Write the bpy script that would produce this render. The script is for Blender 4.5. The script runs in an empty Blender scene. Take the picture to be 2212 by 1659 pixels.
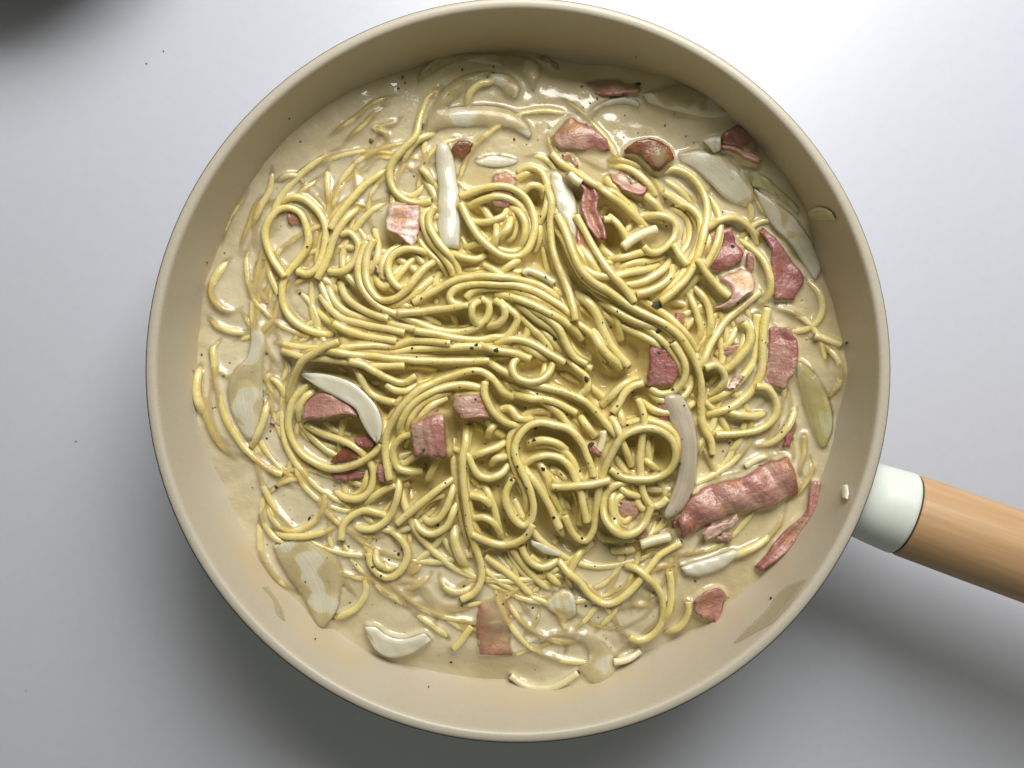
import bpy, math, random
import numpy as np
random.seed(7); RNG = np.random.default_rng(7)
sc = bpy.context.scene
COL = sc.collection
R_ = math.radians

# ------------------------------------------------------------------ camera, light, exposure
RIM_Z, CAM_H = 0.0718, 0.32            # height of the pan rim above the table, camera above the rim
CAM_Z = RIM_Z + CAM_H
PX = 0.000175                          # metres per measuring unit at rim height
cam_d = bpy.data.cameras.new("camera"); cam = bpy.data.objects.new("camera", cam_d); COL.objects.link(cam)
cam.location = (0, 0, CAM_Z); cam.rotation_euler = (0, 0, 0)
cam_d.sensor_width = 36; cam_d.lens = 36 * CAM_H / (2212 * PX); cam_d.clip_end = 50; cam_d.clip_start = 0.01
sc.camera = cam
w = bpy.data.worlds.new("World"); sc.world = w; w.use_nodes = True
bg = w.node_tree.nodes["Background"]; bg.inputs[0].default_value = (0.90, 0.90, 0.70, 1); bg.inputs[1].default_value = 0.16

def area(name, loc, target, sx, sy, power, col):
    d = bpy.data.lights.new(name, 'AREA'); d.shape = 'RECTANGLE'; d.size = sx; d.size_y = sy
    d.energy = power; d.color = col
    o = bpy.data.objects.new(name, d); COL.objects.link(o); o.location = loc
    import mathutils
    v = mathutils.Vector(target) - mathutils.Vector(loc)
    o.rotation_euler = v.to_track_quat('-Z', 'Y').to_euler()
    return o
area("window_light", (0.16, 0.57, 0.60), (0.0, 0.0, 0.04), 0.56, 0.44, 9.7, (1.0, 0.975, 0.935))
sc.view_settings.view_transform = 'Standard'; sc.view_settings.look = 'None'
sc.view_settings.exposure = 0; sc.view_settings.gamma = 1
sc.cycles.use_denoising = True
sc.cycles.max_bounces = 8; sc.cycles.transparent_max_bounces = 10
sc.cycles.sample_clamp_indirect = 4

# ------------------------------------------------------------------ measuring frame -> metres
def P(u, v, z):
    k = PX * (CAM_Z - z) / CAM_H
    return (np.asarray(u) - 1106.0) * k, -(np.asarray(v) - 829.5) * k
TILES = {'A': (600, 0), 'B': (1500, 150), 'C': (2400, 150), 'D': (600, 700), 'E': (1500, 700), 'F': (2400, 700),
         'G': (600, 1400), 'H': (1500, 1400), 'I': (2400, 1400), 'J': (800, 2000), 'K': (1700, 2000), 'L': (2500, 2000)}
def pts(s):
    out = []; t = None; tk = s.split(); i = 0
    while i < len(tk):
        if tk[i].isalpha(): t = tk[i]; i += 1; continue
        a, b = float(tk[i]), float(tk[i + 1]); i += 2
        if t == 'W': out.append((a, b))
        else:
            ox, oy = TILES[t]; out.append(((ox + a * 0.45208) * 0.54861, (oy + b * 0.45208) * 0.54861))
    return np.array(out)
def spline(p, n):
    p = np.asarray(p, float)
    if len(p) == 2: return p[0] + (p[1] - p[0]) * np.linspace(0, 1, n)[:, None]
    q = np.vstack([2 * p[0] - p[1], p, 2 * p[-1] - p[-2]])
    d = np.sqrt(np.maximum(np.linalg.norm(np.diff(q, axis=0), axis=1), 1e-9))
    t = np.concatenate([[0], np.cumsum(d)])
    s = np.linspace(t[1], t[-2], n * 4); k = np.clip(np.searchsorted(t, s, 'right') - 1, 1, len(p) - 1)
    t0, t1, t2, t3 = (t[k - 1][:, None], t[k][:, None], t[k + 1][:, None], t[k + 2][:, None]); s = s[:, None]
    p0, p1, p2, p3 = q[k - 1], q[k], q[k + 1], q[k + 2]
    a1 = (t1 - s) / (t1 - t0) * p0 + (s - t0) / (t1 - t0) * p1
    a2 = (t2 - s) / (t2 - t1) * p1 + (s - t1) / (t2 - t1) * p2
    a3 = (t3 - s) / (t3 - t2) * p2 + (s - t2) / (t3 - t2) * p3
    b1 = (t2 - s) / (t2 - t0) * a1 + (s - t0) / (t2 - t0) * a2
    b2 = (t3 - s) / (t3 - t1) * a2 + (s - t1) / (t3 - t1) * a3
    c = (t2 - s) / (t2 - t1) * b1 + (s - t1) / (t2 - t1) * b2
    return resample(c, n)
def resample(c, n):
    L = np.concatenate([[0], np.cumsum(np.linalg.norm(np.diff(c, axis=0), axis=1))])
    s = np.linspace(0, L[-1], n)
    return np.stack([np.interp(s, L, c[:, i]) for i in range(c.shape[1])], 1)

# ------------------------------------------------------------------ materials
def mat(name):
    m = bpy.data.materials.new(name); m.use_nodes = True
    return m, m.node_tree, m.node_tree.nodes["Principled BSDF"]
def N(nt, t, **kw):
    n = nt.nodes.new(t)
    for k, v in kw.items(): setattr(n, k, v)
    return n
def noise(nt, scale, detail=4, rough=0.5, coord='Object', vec=None):
    n = N(nt, 'ShaderNodeTexNoise'); n.inputs['Scale'].default_value = scale; n.inputs['Detail'].default_value = detail
    n.inputs['Roughness'].default_value = rough
    if vec is None:
        tc = N(nt, 'ShaderNodeTexCoord'); vec = tc.outputs[coord]
    nt.links.new(vec, n.inputs['Vector']); return n
def ramp(nt, fac, stops):
    r = N(nt, 'ShaderNodeValToRGB'); e = r.color_ramp.elements
    while len(e) < len(stops): e.new(0.5)
    for el, (p, c) in zip(e, stops): el.position = p; el.color = (*c, 1) if len(c) == 3 else c
    nt.links.new(fac, r.inputs[0]); return r
def mix(nt, fac, a, b, typ='MIX'):
    m = N(nt, 'ShaderNodeMix'); m.data_type = 'RGBA'; m.blend_type = typ
    for i, v in ((0, fac), (6, a), (7, b)):
        if hasattr(v, 'is_linked') or hasattr(v, 'links'): nt.links.new(v, m.inputs[i])
        else: m.inputs[i].default_value = v if i == 0 else (*v, 1)
    return m.outputs[2]
def bump(nt, bs, h, strength, dist):
    b = N(nt, 'ShaderNodeBump'); b.inputs['Strength'].default_value = strength; b.inputs['Distance'].default_value = dist
    nt.links.new(h, b.inputs['Height']); nt.links.new(b.outputs[0], bs.inputs['Normal']); return b
def sss(bs, wgt, rad, scale):
    bs.inputs['Subsurface Weight'].default_value = wgt; bs.inputs['Subsurface Radius'].default_value = rad
    bs.inputs['Subsurface Scale'].default_value = scale

def m_noodle(name, c1, c2, rough):
    m, nt, bs = mat(name)
    geo = N(nt, 'ShaderNodeNewGeometry'); P_ = geo.outputs['Position']
    n1 = noise(nt, 190, 4, 0.6, vec=P_); n2 = noise(nt, 800, 3, 0.55, vec=P_); n3 = noise(nt, 60, 2, 0.5, vec=P_)
    oi = N(nt, 'ShaderNodeObjectInfo')
    base = ramp(nt, n1.outputs[0], [(0.30, c1), (0.70, c2)])
    rr = ramp(nt, oi.outputs['Random'], [(0, (0.90, 0.89, 0.84)), (1, (1.05, 1.04, 1.02))])
    c = mix(nt, 1.0, base.outputs[0], rr.outputs[0], 'MULTIPLY')
    # patches of cream clinging to the strand
    s = N(nt, 'ShaderNodeMath', operation='ADD'); nt.links.new(n1.outputs[0], s.inputs[0]); nt.links.new(n3.outputs[0], s.inputs[1])
    cr = ramp(nt, s.outputs[0], [(0.50, (0, 0, 0)), (0.72, (0.55, 0.55, 0.55))]); cr.color_ramp.elements[0].position = 0.48
    hf = N(nt, 'ShaderNodeMath', operation='MULTIPLY'); hf.inputs[1].default_value = 0.5; nt.links.new(s.outputs[0], hf.inputs[0]); nt.links.new(hf.outputs[0], cr.inputs[0])
    c = mix(nt, cr.outputs[0], c, (0.72, 0.62, 0.37))
    nt.links.new(c, bs.inputs['Base Color'])
    rg = ramp(nt, n2.outputs[0], [(0.3, (rough - .06,) * 3), (0.7, (rough + .16,) * 3)])
    nt.links.new(rg.outputs[0], bs.inputs['Roughness'])
    ad = N(nt, 'ShaderNodeMath', operation='ADD'); nt.links.new(n2.outputs[0], ad.inputs[0]); nt.links.new(n1.outputs[0], ad.inputs[1])
    bump(nt, bs, ad.outputs[0], 0.32, 0.0008)
    sss(bs, 0.32, (1.0, 0.72, 0.28), 0.0013); bs.inputs['IOR'].default_value = 1.42
    bs.inputs['Coat Weight'].default_value = 1.0; bs.inputs['Coat Roughness'].default_value = 0.04
    return m
M = {}
M['noodle'] = m_noodle('spaghetti', (0.71, 0.590, 0.205), (0.85, 0.74, 0.325), 0.20)
M['coated'] = m_noodle('spaghetti_in_cream', (0.71, 0.60, 0.245), (0.84, 0.735, 0.37), 0.18)
M['pale'] = m_noodle('pale_spaghetti', (0.74, 0.67, 0.42), (0.84, 0.77, 0.52), 0.26)

def m_meat(name, c1, c2, fat, fatpos, rough=0.24, cream=0.6):
    m, nt, bs = mat(name)
    geo = N(nt, 'ShaderNodeNewGeometry'); uv = N(nt, 'ShaderNodeUVMap')
    mp = N(nt, 'ShaderNodeMapping'); nt.links.new(uv.outputs[0], mp.inputs[0]); mp.inputs['Scale'].default_value = (1.6, 2.2, 1)
    oi = N(nt, 'ShaderNodeObjectInfo'); cmb = N(nt, 'ShaderNodeCombineXYZ')
    mm = N(nt, 'ShaderNodeMath', operation='MULTIPLY'); mm.inputs[1].default_value = 37; nt.links.new(oi.outputs['Random'], mm.inputs[0])
    nt.links.new(mm.outputs[0], cmb.inputs[2]); va = N(nt, 'ShaderNodeVectorMath', operation='ADD')
    nt.links.new(mp.outputs[0], va.inputs[0]); nt.links.new(cmb.outputs[0], va.inputs[1])
    n1 = noise(nt, 1.0, 5, 0.62, vec=va.outputs[0]); n2 = noise(nt, 210, 4, 0.55, vec=geo.outputs['Position'])
    n3 = noise(nt, 520, 3, 0.6, vec=geo.outputs['Position'])
    a = ramp(nt, n2.outputs[0], [(0.3, c1), (0.7, c2)])
    f = ramp(nt, n1.outputs[0], [(fatpos, (0, 0, 0)), (fatpos + .16, (1, 1, 1))])
    c = mix(nt, f.outputs[0], a.outputs[0], fat)
    sx = N(nt, 'ShaderNodeSeparateXYZ'); nt.links.new(uv.outputs[0], sx.inputs[0])
    def edge(o):
        q = N(nt, 'ShaderNodeMath', operation='SUBTRACT'); q.inputs[1].default_value = 0.5; nt.links.new(o, q.inputs[0])
        q2 = N(nt, 'ShaderNodeMath', operation='ABSOLUTE'); nt.links.new(q.outputs[0], q2.inputs[0]); return q2.outputs[0]
    mxx = N(nt, 'ShaderNodeMath', operation='MAXIMUM'); nt.links.new(edge(sx.outputs[0]), mxx.inputs[0]); nt.links.new(edge(sx.outputs[1]), mxx.inputs[1])
    jn = N(nt, 'ShaderNodeMath', operation='MULTIPLY_ADD'); jn.inputs[1].default_value = 0.16; nt.links.new(n2.outputs[0], jn.inputs[0]); nt.links.new(mxx.outputs[0], jn.inputs[2])
    er = ramp(nt, jn.outputs[0], [(0.50, (0, 0, 0)), (0.60, (0.75, 0.75, 0.75))])
    c = mix(nt, er.outputs[0], c, tuple(x * y for x, y in zip(c1, (0.85, 0.60, 0.50))))
    n5 = noise(nt, 75, 4, 0.6, vec=geo.outputs['Position']); cl = ramp(nt, n5.outputs[0], [(0.44, (0, 0, 0)), (0.72, (cream, cream, cream))])
    c = mix(nt, cl.outputs[0], c, (0.60, 0.48, 0.34))
    nt.links.new(c, bs.inputs['Base Color']); bs.inputs['Roughness'].default_value = rough
    s = N(nt, 'ShaderNodeMath', operation='ADD'); nt.links.new(n2.outputs[0], s.inputs[0]); nt.links.new(n3.outputs[0], s.inputs[1])
    bump(nt, bs, s.outputs[0], 0.65, 0.0010)
    bs.inputs['Coat Weight'].default_value = 0.3; bs.inputs['Coat Roughness'].default_value = 0.10
    sss(bs, 0.2, (1.0, 0.45, 0.35), 0.0012)
    return m
M['bacon'] = m_meat('cured_bacon', (0.32, 0.125, 0.105), (0.49, 0.245, 0.205), (0.66, 0.46, 0.36), 0.56)
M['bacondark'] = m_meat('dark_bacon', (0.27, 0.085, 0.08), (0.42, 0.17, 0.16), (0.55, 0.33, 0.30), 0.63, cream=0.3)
M['baconfat'] = m_meat('fatty_bacon', (0.55, 0.30, 0.27), (0.74, 0.54, 0.46), (0.82, 0.70, 0.58), 0.47)
M['baconbrown'] = m_meat('browned_bacon', (0.13, 0.045, 0.020), (0.27, 0.10, 0.045), (0.36, 0.16, 0.08), 0.62, cream=0.08)
M['baconcream'] = m_meat('bacon_under_cream', (0.52, 0.32, 0.27), (0.60, 0.41, 0.34), (0.66, 0.52, 0.42), 0.55)

def m_onion(name, c1, c2, trans):
    m, nt, bs = mat(name)
    uv = N(nt, 'ShaderNodeUVMap'); mp = N(nt, 'ShaderNodeMapping'); nt.links.new(uv.outputs[0], mp.inputs[0])
    mp.inputs['Scale'].default_value = (0.9, 17, 1)
    n1 = noise(nt, 1.0, 2, 0.5, vec=mp.outputs[0]); geo = N(nt, 'ShaderNodeNewGeometry')
    n2 = noise(nt, 500, 3, 0.5, vec=geo.outputs['Position']); n4 = noise(nt, 90, 3, 0.5, vec=geo.outputs['Position'])
    a = ramp(nt, n1.outputs[0], [(0.36, tuple(x * 0.93 for x in c1)), (0.62, c2)])
    c = mix(nt, n4.outputs[0], a.outputs[0], tuple(x * 0.84 for x in c1))
    sx = N(nt, 'ShaderNodeSeparateXYZ'); nt.links.new(uv.outputs[0], sx.inputs[0])
    q = N(nt, 'ShaderNodeMath', operation='SUBTRACT'); q.inputs[1].default_value = 0.5; nt.links.new(sx.outputs[1], q.inputs[0])
    q2 = N(nt, 'ShaderNodeMath', operation='ABSOLUTE'); nt.links.new(q.outputs[0], q2.inputs[0])
    er = ramp(nt, q2.outputs[0], [(0.26, (0, 0, 0)), (0.47, (0.7, 0.7, 0.7))])
    c = mix(nt, er.outputs[0], c, tuple(min(.9, x * 1.06) for x in c2))
    nt.links.new(c, bs.inputs['Base Color']); bs.inputs['Roughness'].default_value = 0.2
    s = N(nt, 'ShaderNodeMath', operation='ADD'); nt.links.new(n2.outputs[0], s.inputs[0]); nt.links.new(n1.outputs[0], s.inputs[1])
    bump(nt, bs, s.outputs[0], 0.35, 0.0005)
    sss(bs, 0.6, (1.0, 0.95, 0.65), 0.003); bs.inputs['Coat Weight'].default_value = 0.4; bs.inputs['Coat Roughness'].default_value = 0.06
    tl = N(nt, 'ShaderNodeBsdfTranslucent'); nt.links.new(c, tl.inputs[0]); m0 = N(nt, 'ShaderNodeMixShader'); m0.inputs[0].default_value = 0.08
    nt.links.new(bs.outputs[0], m0.inputs[1]); nt.links.new(tl.outputs[0], m0.inputs[2])
    tr = N(nt, 'ShaderNodeBsdfTransparent'); tr.inputs[0].default_value = (0.95, 0.93, 0.82, 1)
    mx = N(nt, 'ShaderNodeMixShader'); mx.inputs[0].default_value = trans
    out = nt.nodes['Material Output']
    nt.links.new(m0.outputs[0], mx.inputs[1]); nt.links.new(tr.outputs[0], mx.inputs[2]); nt.links.new(mx.outputs[0], out.inputs[0])
    return m
M['onion'] = m_onion('onion_white', (0.77, 0.73, 0.57), (0.87, 0.84, 0.69), 0.06)
M['onionclear'] = m_onion('onion_translucent', (0.76, 0.715, 0.54), (0.86, 0.82, 0.655), 0.08)
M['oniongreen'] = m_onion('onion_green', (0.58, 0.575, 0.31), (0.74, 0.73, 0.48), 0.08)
M['onionskin'] = m_onion('onion_skin', (0.72, 0.69, 0.58), (0.80, 0.77, 0.66), 0.72)
M['onionpink'] = m_onion('onion_pinkish', (0.62, 0.53, 0.41), (0.78, 0.70, 0.56), 0.10)

def m_sauce():
    m, nt, bs = mat('cream_sauce')
    geo = N(nt, 'ShaderNodeNewGeometry')
    n1 = noise(nt, 45, 5, 0.55, vec=geo.outputs['Position']); n2 = noise(nt, 260, 4, 0.55, vec=geo.outputs['Position'])
    at = N(nt, 'ShaderNodeAttribute'); at.attribute_name = 'cover'
    gl = N(nt, 'ShaderNodeAttribute'); gl.attribute_name = 'heap'
    a0 = ramp(nt, n1.outputs[0], [(0.3, (0.60, 0.515, 0.325)), (0.7, (0.69, 0.61, 0.42))])
    n4 = noise(nt, 14, 4, 0.6, vec=geo.outputs['Position']); oil = ramp(nt, n4.outputs[0], [(0.52, (0, 0, 0)), (0.66, (0.55, 0.55, 0.55))])
    a_ = mix(nt, oil.outputs[0], a0.outputs[0], (0.52, 0.42, 0.20))
    c = mix(nt, gl.outputs['Fac'], a_, (0.66, 0.53, 0.20))
    nt.links.new(c, bs.inputs['Base Color'])
    rg = ramp(nt, n2.outputs[0], [(0.35, (0.08,) * 3), (0.7, (0.20,) * 3)])
    nt.links.new(rg.outputs[0], bs.inputs['Roughness'])
    s = N(nt, 'ShaderNodeMath', operation='ADD'); nt.links.new(n1.outputs[0], s.inputs[0]); nt.links.new(n2.outputs[0], s.inputs[1])
    bump(nt, bs, s.outputs[0], 0.35, 0.0012)
    sss(bs, 0.3, (1.0, 0.8, 0.5), 0.002); bs.inputs['IOR'].default_value = 1.40
    bs.inputs['Coat Weight'].default_value = 0.8; bs.inputs['Coat Roughness'].default_value = 0.03
    tr = N(nt, 'ShaderNodeBsdfTransparent'); tr.inputs[0].default_value = (0.97, 0.92, 0.80, 1)
    mx = N(nt, 'ShaderNodeMixShader'); nt.links.new(at.outputs['Fac'], mx.inputs[0])
    # a thin film of cream lets light through to what lies under it
    tl = N(nt, 'ShaderNodeBsdfTranslucent'); nt.links.new(c, tl.inputs[0])
    fm = N(nt, 'ShaderNodeMath', operation='MULTIPLY_ADD'); fm.inputs[1].default_value = -0.75; fm.inputs[2].default_value = 0.75; nt.links.new(at.outputs['Fac'], fm.inputs[0])
    m1 = N(nt, 'ShaderNodeMixShader'); nt.links.new(fm.outputs[0], m1.inputs[0]); nt.links.new(bs.outputs[0], m1.inputs[1]); nt.links.new(tl.outputs[0], m1.inputs[2])
    nt.links.new(tr.outputs[0], mx.inputs[1]); nt.links.new(m1.outputs[0], mx.inputs[2])
    nt.links.new(mx.outputs[0], nt.nodes['Material Output'].inputs[0])
    return m
M['sauce'] = m_sauce()

def m_simple(name, c1, c2, scale, rough, bmp=0.1, bd=0.0005, coord='Object', bscale=None):
    m, nt, bs = mat(name)
    n = noise(nt, scale, 5, 0.6, coord); r = ramp(nt, n.outputs[0], [(0.3, c1), (0.7, c2)])
    nt.links.new(r.outputs[0], bs.inputs['Base Color']); bs.inputs['Roughness'].default_value = rough
    n2 = noise(nt, bscale or scale * 4, 3, 0.5, coord); bump(nt, bs, n2.outputs[0], bmp, bd)
    return m
def m_pan():
    m, nt, bs = mat('beige_ceramic_coating')
    tc = N(nt, 'ShaderNodeTexCoord')
    n1 = noise(nt, 28, 5, 0.6, vec=tc.outputs['Object']); n2 = noise(nt, 1500, 2, 0.5, vec=tc.outputs['Object'])
    sp = N(nt, 'ShaderNodeSeparateXYZ'); nt.links.new(tc.outputs['Object'], sp.inputs[0])
    # dried cream film splashed up the wall: its own patchy edge
    mr = N(nt, 'ShaderNodeMapRange'); mr.inputs[1].default_value = 0.067; mr.inputs[2].default_value = 0.048
    nt.links.new(sp.outputs[2], mr.inputs[0])
    ad = N(nt, 'ShaderNodeMath', operation='MULTIPLY_ADD'); ad.inputs[1].default_value = 4.0; ad.inputs[2].default_value = -2.3
    nt.links.new(n1.outputs[0], ad.inputs[0])
    su = N(nt, 'ShaderNodeMath', operation='ADD'); su.use_clamp = True; nt.links.new(mr.outputs[0], su.inputs[0]); nt.links.new(ad.outputs[0], su.inputs[1])
    mu = N(nt, 'ShaderNodeMath', operation='MULTIPLY'); nt.links.new(su.outputs[0], mu.inputs[0]); nt.links.new(mr.outputs[0], mu.inputs[1])
    base = ramp(nt, n2.outputs[0], [(0.35, (0.475, 0.432, 0.345)), (0.65, (0.515, 0.468, 0.380))])
    c = mix(nt, mu.outputs[0], base.outputs[0], (0.53, 0.445, 0.30))
    nt.links.new(c, bs.inputs['Base Color']); bs.inputs['Roughness'].default_value = 0.38
    bump(nt, bs, n2.outputs[0], 0.12, 0.0003)
    return m
M['pan'] = m_pan()
M['mint'] = m_simple('mint_enamel', (0.64, 0.685, 0.635), (0.67, 0.715, 0.665), 300, 0.42, 0.08, 0.0003, bscale=2500)
M['darkring'] = m_simple('dark_ring', (0.05, 0.035, 0.02), (0.09, 0.06, 0.03), 300, 0.7)
def m_wood():
    m, nt, bs = mat('beech_wood')
    tc = N(nt, 'ShaderNodeTexCoord'); mp = N(nt, 'ShaderNodeMapping'); nt.links.new(tc.outputs['Object'], mp.inputs[0])
    mp.inputs['Scale'].default_value = (18, 260, 260)
    n1 = noise(nt, 1.0, 5, 0.6, vec=mp.outputs[0])
    mp2 = N(nt, 'ShaderNodeMapping'); nt.links.new(tc.outputs['Object'], mp2.inputs[0]); mp2.inputs['Scale'].default_value = (8, 70, 70)
    n2 = noise(nt, 1.0, 3, 0.5, vec=mp2.outputs[0])
    a = ramp(nt, n1.outputs[0], [(0.3, (0.45, 0.27, 0.135)), (0.7, (0.59, 0.39, 0.21))])
    b = ramp(nt, n2.outputs[0], [(0.3, (0.86, 0.83, 0.79)), (0.7, (1, 1, 1))])
    nt.links.new(mix(nt, 1.0, a.outputs[0], b.outputs[0], 'MULTIPLY'), bs.inputs['Base Color'])
    bs.inputs['Roughness'].default_value = 0.5; bump(nt, bs, n1.outputs[0], 0.15, 0.0004)
    return m
M['wood'] = m_wood()
M['table'] = m_simple('white_laminate', (0.555, 0.575, 0.655), (0.575, 0.595, 0.67), 220, 0.33, 0.05, 0.0003, bscale=1800)
M['pepper'] = m_simple('black_pepper', (0.012, 0.008, 0.005), (0.06, 0.04, 0.022), 1500, 0.6)
M['brownfleck'] = m_simple('brown_fleck', (0.10, 0.065, 0.03), (0.20, 0.14, 0.07), 1500, 0.6)
M['film'] = m_simple('dried_cream_film', (0.56, 0.49, 0.33), (0.64, 0.57, 0.41), 200, 0.25, 0.3, 0.0005)
M['bubble'] = m_simple('cream_bubble', (0.40, 0.33, 0.20), (0.52, 0.44, 0.28), 900, 0.06)
M['black'] = m_simple('black_enamel', (0.012, 0.012, 0.011), (0.02, 0.02, 0.018), 60, 0.5)

# ------------------------------------------------------------------ object helpers
def link(name, verts, faces, material, parent=None, smooth=True, origin=None, uvs=None):
    v = np.asarray(verts, float)
    if origin is None: origin = np.array([v[:, 0].mean(), v[:, 1].mean(), v[:, 2].min()]) if parent is None else np.zeros(3)
    me = bpy.data.meshes.new(name); me.from_pydata((v - origin).tolist(), [], faces); me.update()
    me.materials.append(material)
    if smooth: me.polygons.foreach_set('use_smooth', np.ones(len(me.polygons), bool))
    if uvs is not None:
        ul = me.uv_layers.new(name='UVMap'); li = np.empty(len(me.loops), int); me.loops.foreach_get('vertex_index', li)
        ul.data.foreach_set('uv', np.asarray(uvs)[li].ravel())
    o = bpy.data.objects.new(name, me); o.location = origin; COL.objects.link(o)
    if parent: o.parent = parent
    return o
def tag(o, label, cat, group=None, kind=None):
    if label: o['label'] = label
    if cat: o['category'] = cat
    if group: o['group'] = group
    if kind: o['kind'] = kind
    return o
def lathe(prof, n=160):
    v = []; f = []
    for r, z in prof:
        for k in range(n):
            a = 2 * math.pi * k / n; v.append((r * math.cos(a), r * math.sin(a), z))
    for i in range(len(prof) - 1):
        for k in range(n):
            k2 = (k + 1) % n; f.append((i * n + k, (i + 1) * n + k, (i + 1) * n + k2, i * n + k2))
    return v, f

# ------------------------------------------------------------------ table
tv = [(-3, -3, 0), (3, -3, 0), (3, 3, 0), (-3, 3, 0)]
t = link('table_top', tv, [(0, 1, 2, 3)], M['table'], origin=np.zeros(3)); t['kind'] = 'structure'
t['label'] = 'smooth white laminate table top under the pan'

# ------------------------------------------------------------------ pan
PCX, PCY = 13 * PX, 29.5 * PX
WALL_R = np.array([0.100, 0.112, 0.120, 0.128, 0.1310, 0.1335, 0.1352, 0.1362, 0.1368])
WALL_Z = np.array([0.006, 0.008, 0.015, 0.030, 0.0375, 0.045, 0.053, 0.061, 0.0700])
pan = bpy.data.objects.new('frying_pan', None); COL.objects.link(pan); pan.location = (PCX, PCY, 0)
tag(pan, 'round beige ceramic frying pan with pale mint collar and wooden handle, full of creamy spaghetti', 'frying pan')
inner = [(0.001, 0.006), (0.06, 0.006)] + [tuple(x) for x in spline(np.stack([WALL_R, WALL_Z], 1), 40)]
lip = [(0.13695, 0.0707), (0.1374, 0.0714), (0.1382, 0.07175), (0.1392, 0.0718), (0.1402, 0.0717), (0.1408, 0.0713), (0.1410, 0.0707)]
outer = [(0.1410, 0.0690), (0.1404, 0.0684)]
v, f = lathe(inner + lip + outer, 200); link('pan_body', v, f, M['pan'], pan)
shell = [(0.1403, 0.0685), (0.1392, 0.055), (0.1372, 0.038), (0.132, 0.018), (0.124, 0.005), (0.116, 0.0008), (0.001, 0.0008)]
v, f = lathe([shell[0]] + [tuple(x) for x in spline(np.array(shell[:-1]), 26)] + [shell[-1]], 160); link('outer_shell', v, f, M['mint'], pan)
v, f = lathe([(0.1404, 0.0694), (0.1420, 0.0691), (0.1420, 0.0687), (0.1404, 0.0684)], 160); link('rim_dark_ring', v, f, M['darkring'], pan)  # thin dark ring standing out just under the lip
# handle: axis in the pan's own frame, x along the handle
hx, hy = P(1955, 1111, 0.055)
ang = R_(-19.8); tilt = R_(7)
hd = np.array([math.cos(tilt) * math.cos(ang), math.cos(tilt) * math.sin(ang), math.sin(tilt)])
hs = np.array([-math.sin(ang), math.cos(ang), 0]); hu = np.cross(hd, hs)
HP = np.array([float(hx) - PCX, float(hy) - PCY, 0.0535])
def rod(name, prof, material, m=48):
    vv = []; ff = []; n = len(prof)
    for d, r in prof:
        for k in range(m):
            a = 2 * math.pi * k / m
            vv.append((d, r * math.cos(a), r * 1.0 * math.sin(a)))
    for i in range(n - 1):
        for k in range(m):
            k2 = (k + 1) % m; ff.append((i * m + k, i * m + k2, (i + 1) * m + k2, (i + 1) * m + k))
    ff.append(tuple(range(m))); ff.append(tuple(range(n * m - 1, (n - 1) * m - 1, -1)))
    o = link(name, vv, ff, material, pan, origin=np.zeros(3))
    import mathutils
    o.matrix_local = mathutils.Matrix(((hd[0], hs[0], hu[0], HP[0]), (hd[1], hs[1], hu[1], HP[1]), (hd[2], hs[2], hu[2], HP[2]), (0, 0, 0, 1)))
    return o
rod('handle_collar', [(-0.0215, 0.0150), (-0.012, 0.0160), (-0.0016, 0.0168), (-0.0006, 0.0167), (-0.0002, 0.0162)], M['mint'])
rod('handle_seam', [(-0.0004, 0.0158), (0.0004, 0.0163), (0.0008, 0.0158)], M['darkring'])
rod('wooden_handle', [(0.0005, 0.0158), (0.0010, 0.0164), (0.0022, 0.0167), (0.03, 0.0170), (0.08, 0.0172), (0.13, 0.0168), (0.150, 0.0155), (0.156, 0.0125), (0.158, 0.007)], M['wood'])

# ------------------------------------------------------------------ sauce level field
Z_S = 0.042
EDGE = [(0, 717), (8, 706), (16, 698), (22, 690), (27, 715), (37, 719), (46, 712), (54, 721), (63, 715), (79, 682), (90, 692), (110, 698), (126, 712),
        (139, 714), (146, 710), (157, 704), (164, 706), (172, 697), (189.6, 703), (193, 697), (201, 685), (212, 691), (220, 696), (228, 690),
        (232, 699), (235, 687), (242, 690), (248, 685), (258, 672), (268, 668), (275, 688), (284, 696), (288, 680), (294, 669), (303, 672), (308, 690),
        (311, 680), (316, 688), (324, 693), (334, 696), (341, 699), (351, 703), (360, 717)]
E_A = np.array([e[0] for e in EDGE]); E_R = np.array([e[1] for e in EDGE], float)
wz = np.linspace(0.0065, 0.070, 400); wr = np.interp(wz, WALL_Z, WALL_R)
w_app = wr * CAM_H / (CAM_Z - wz) / PX
def z_edge(th):
    R = np.interp(np.degrees(th) % 360, E_A, E_R)
    return np.interp(R - 6, w_app, wz)
def wall_point(u, v, inset=0.0):
    du, dv = u - 1119.0, v - 801.5
    R = np.hypot(du, dv); z = np.interp(R, w_app, wz); r = np.interp(z, WALL_Z, WALL_R) - inset; th = np.arctan2(-dv, du)
    return PCX + r * np.cos(th), PCY + r * np.sin(th), z
CELL = 0.0004; G0 = -0.150; GN = 760
gx = G0 + CELL * np.arange(GN)
GX, GY = np.meshgrid(gx + PCX, gx + PCY, indexing='xy')     # [row=y, col=x]
def mound(x, y):
    mx, my = P(1130, 800, 0.046); ax, ay = 0.092, 0.083
    q = np.sqrt(((x - mx) / ax) ** 2 + ((y - my) / ay) ** 2)
    t_ = np.clip((1.12 - q) / 0.62, 0, 1); return 0.0075 * t_ * t_ * (3 - 2 * t_)
def sauce_level(x, y):
    dx, dy = x - PCX, y - PCY; r = np.hypot(dx, dy) / 0.132; th = np.arctan2(dy, dx)
    t_ = np.clip((r - 0.86) / 0.14, 0, 1); t_ = t_ * t_ * (3 - 2 * t_)
    return Z_S - 0.0005 + (z_edge(th) - Z_S + 0.0005) * t_
BASE = sauce_level(GX, GY); HEAPF = mound(GX, GY); BED = BASE + HEAPF - 0.0010 * (HEAPF > 0)
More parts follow.
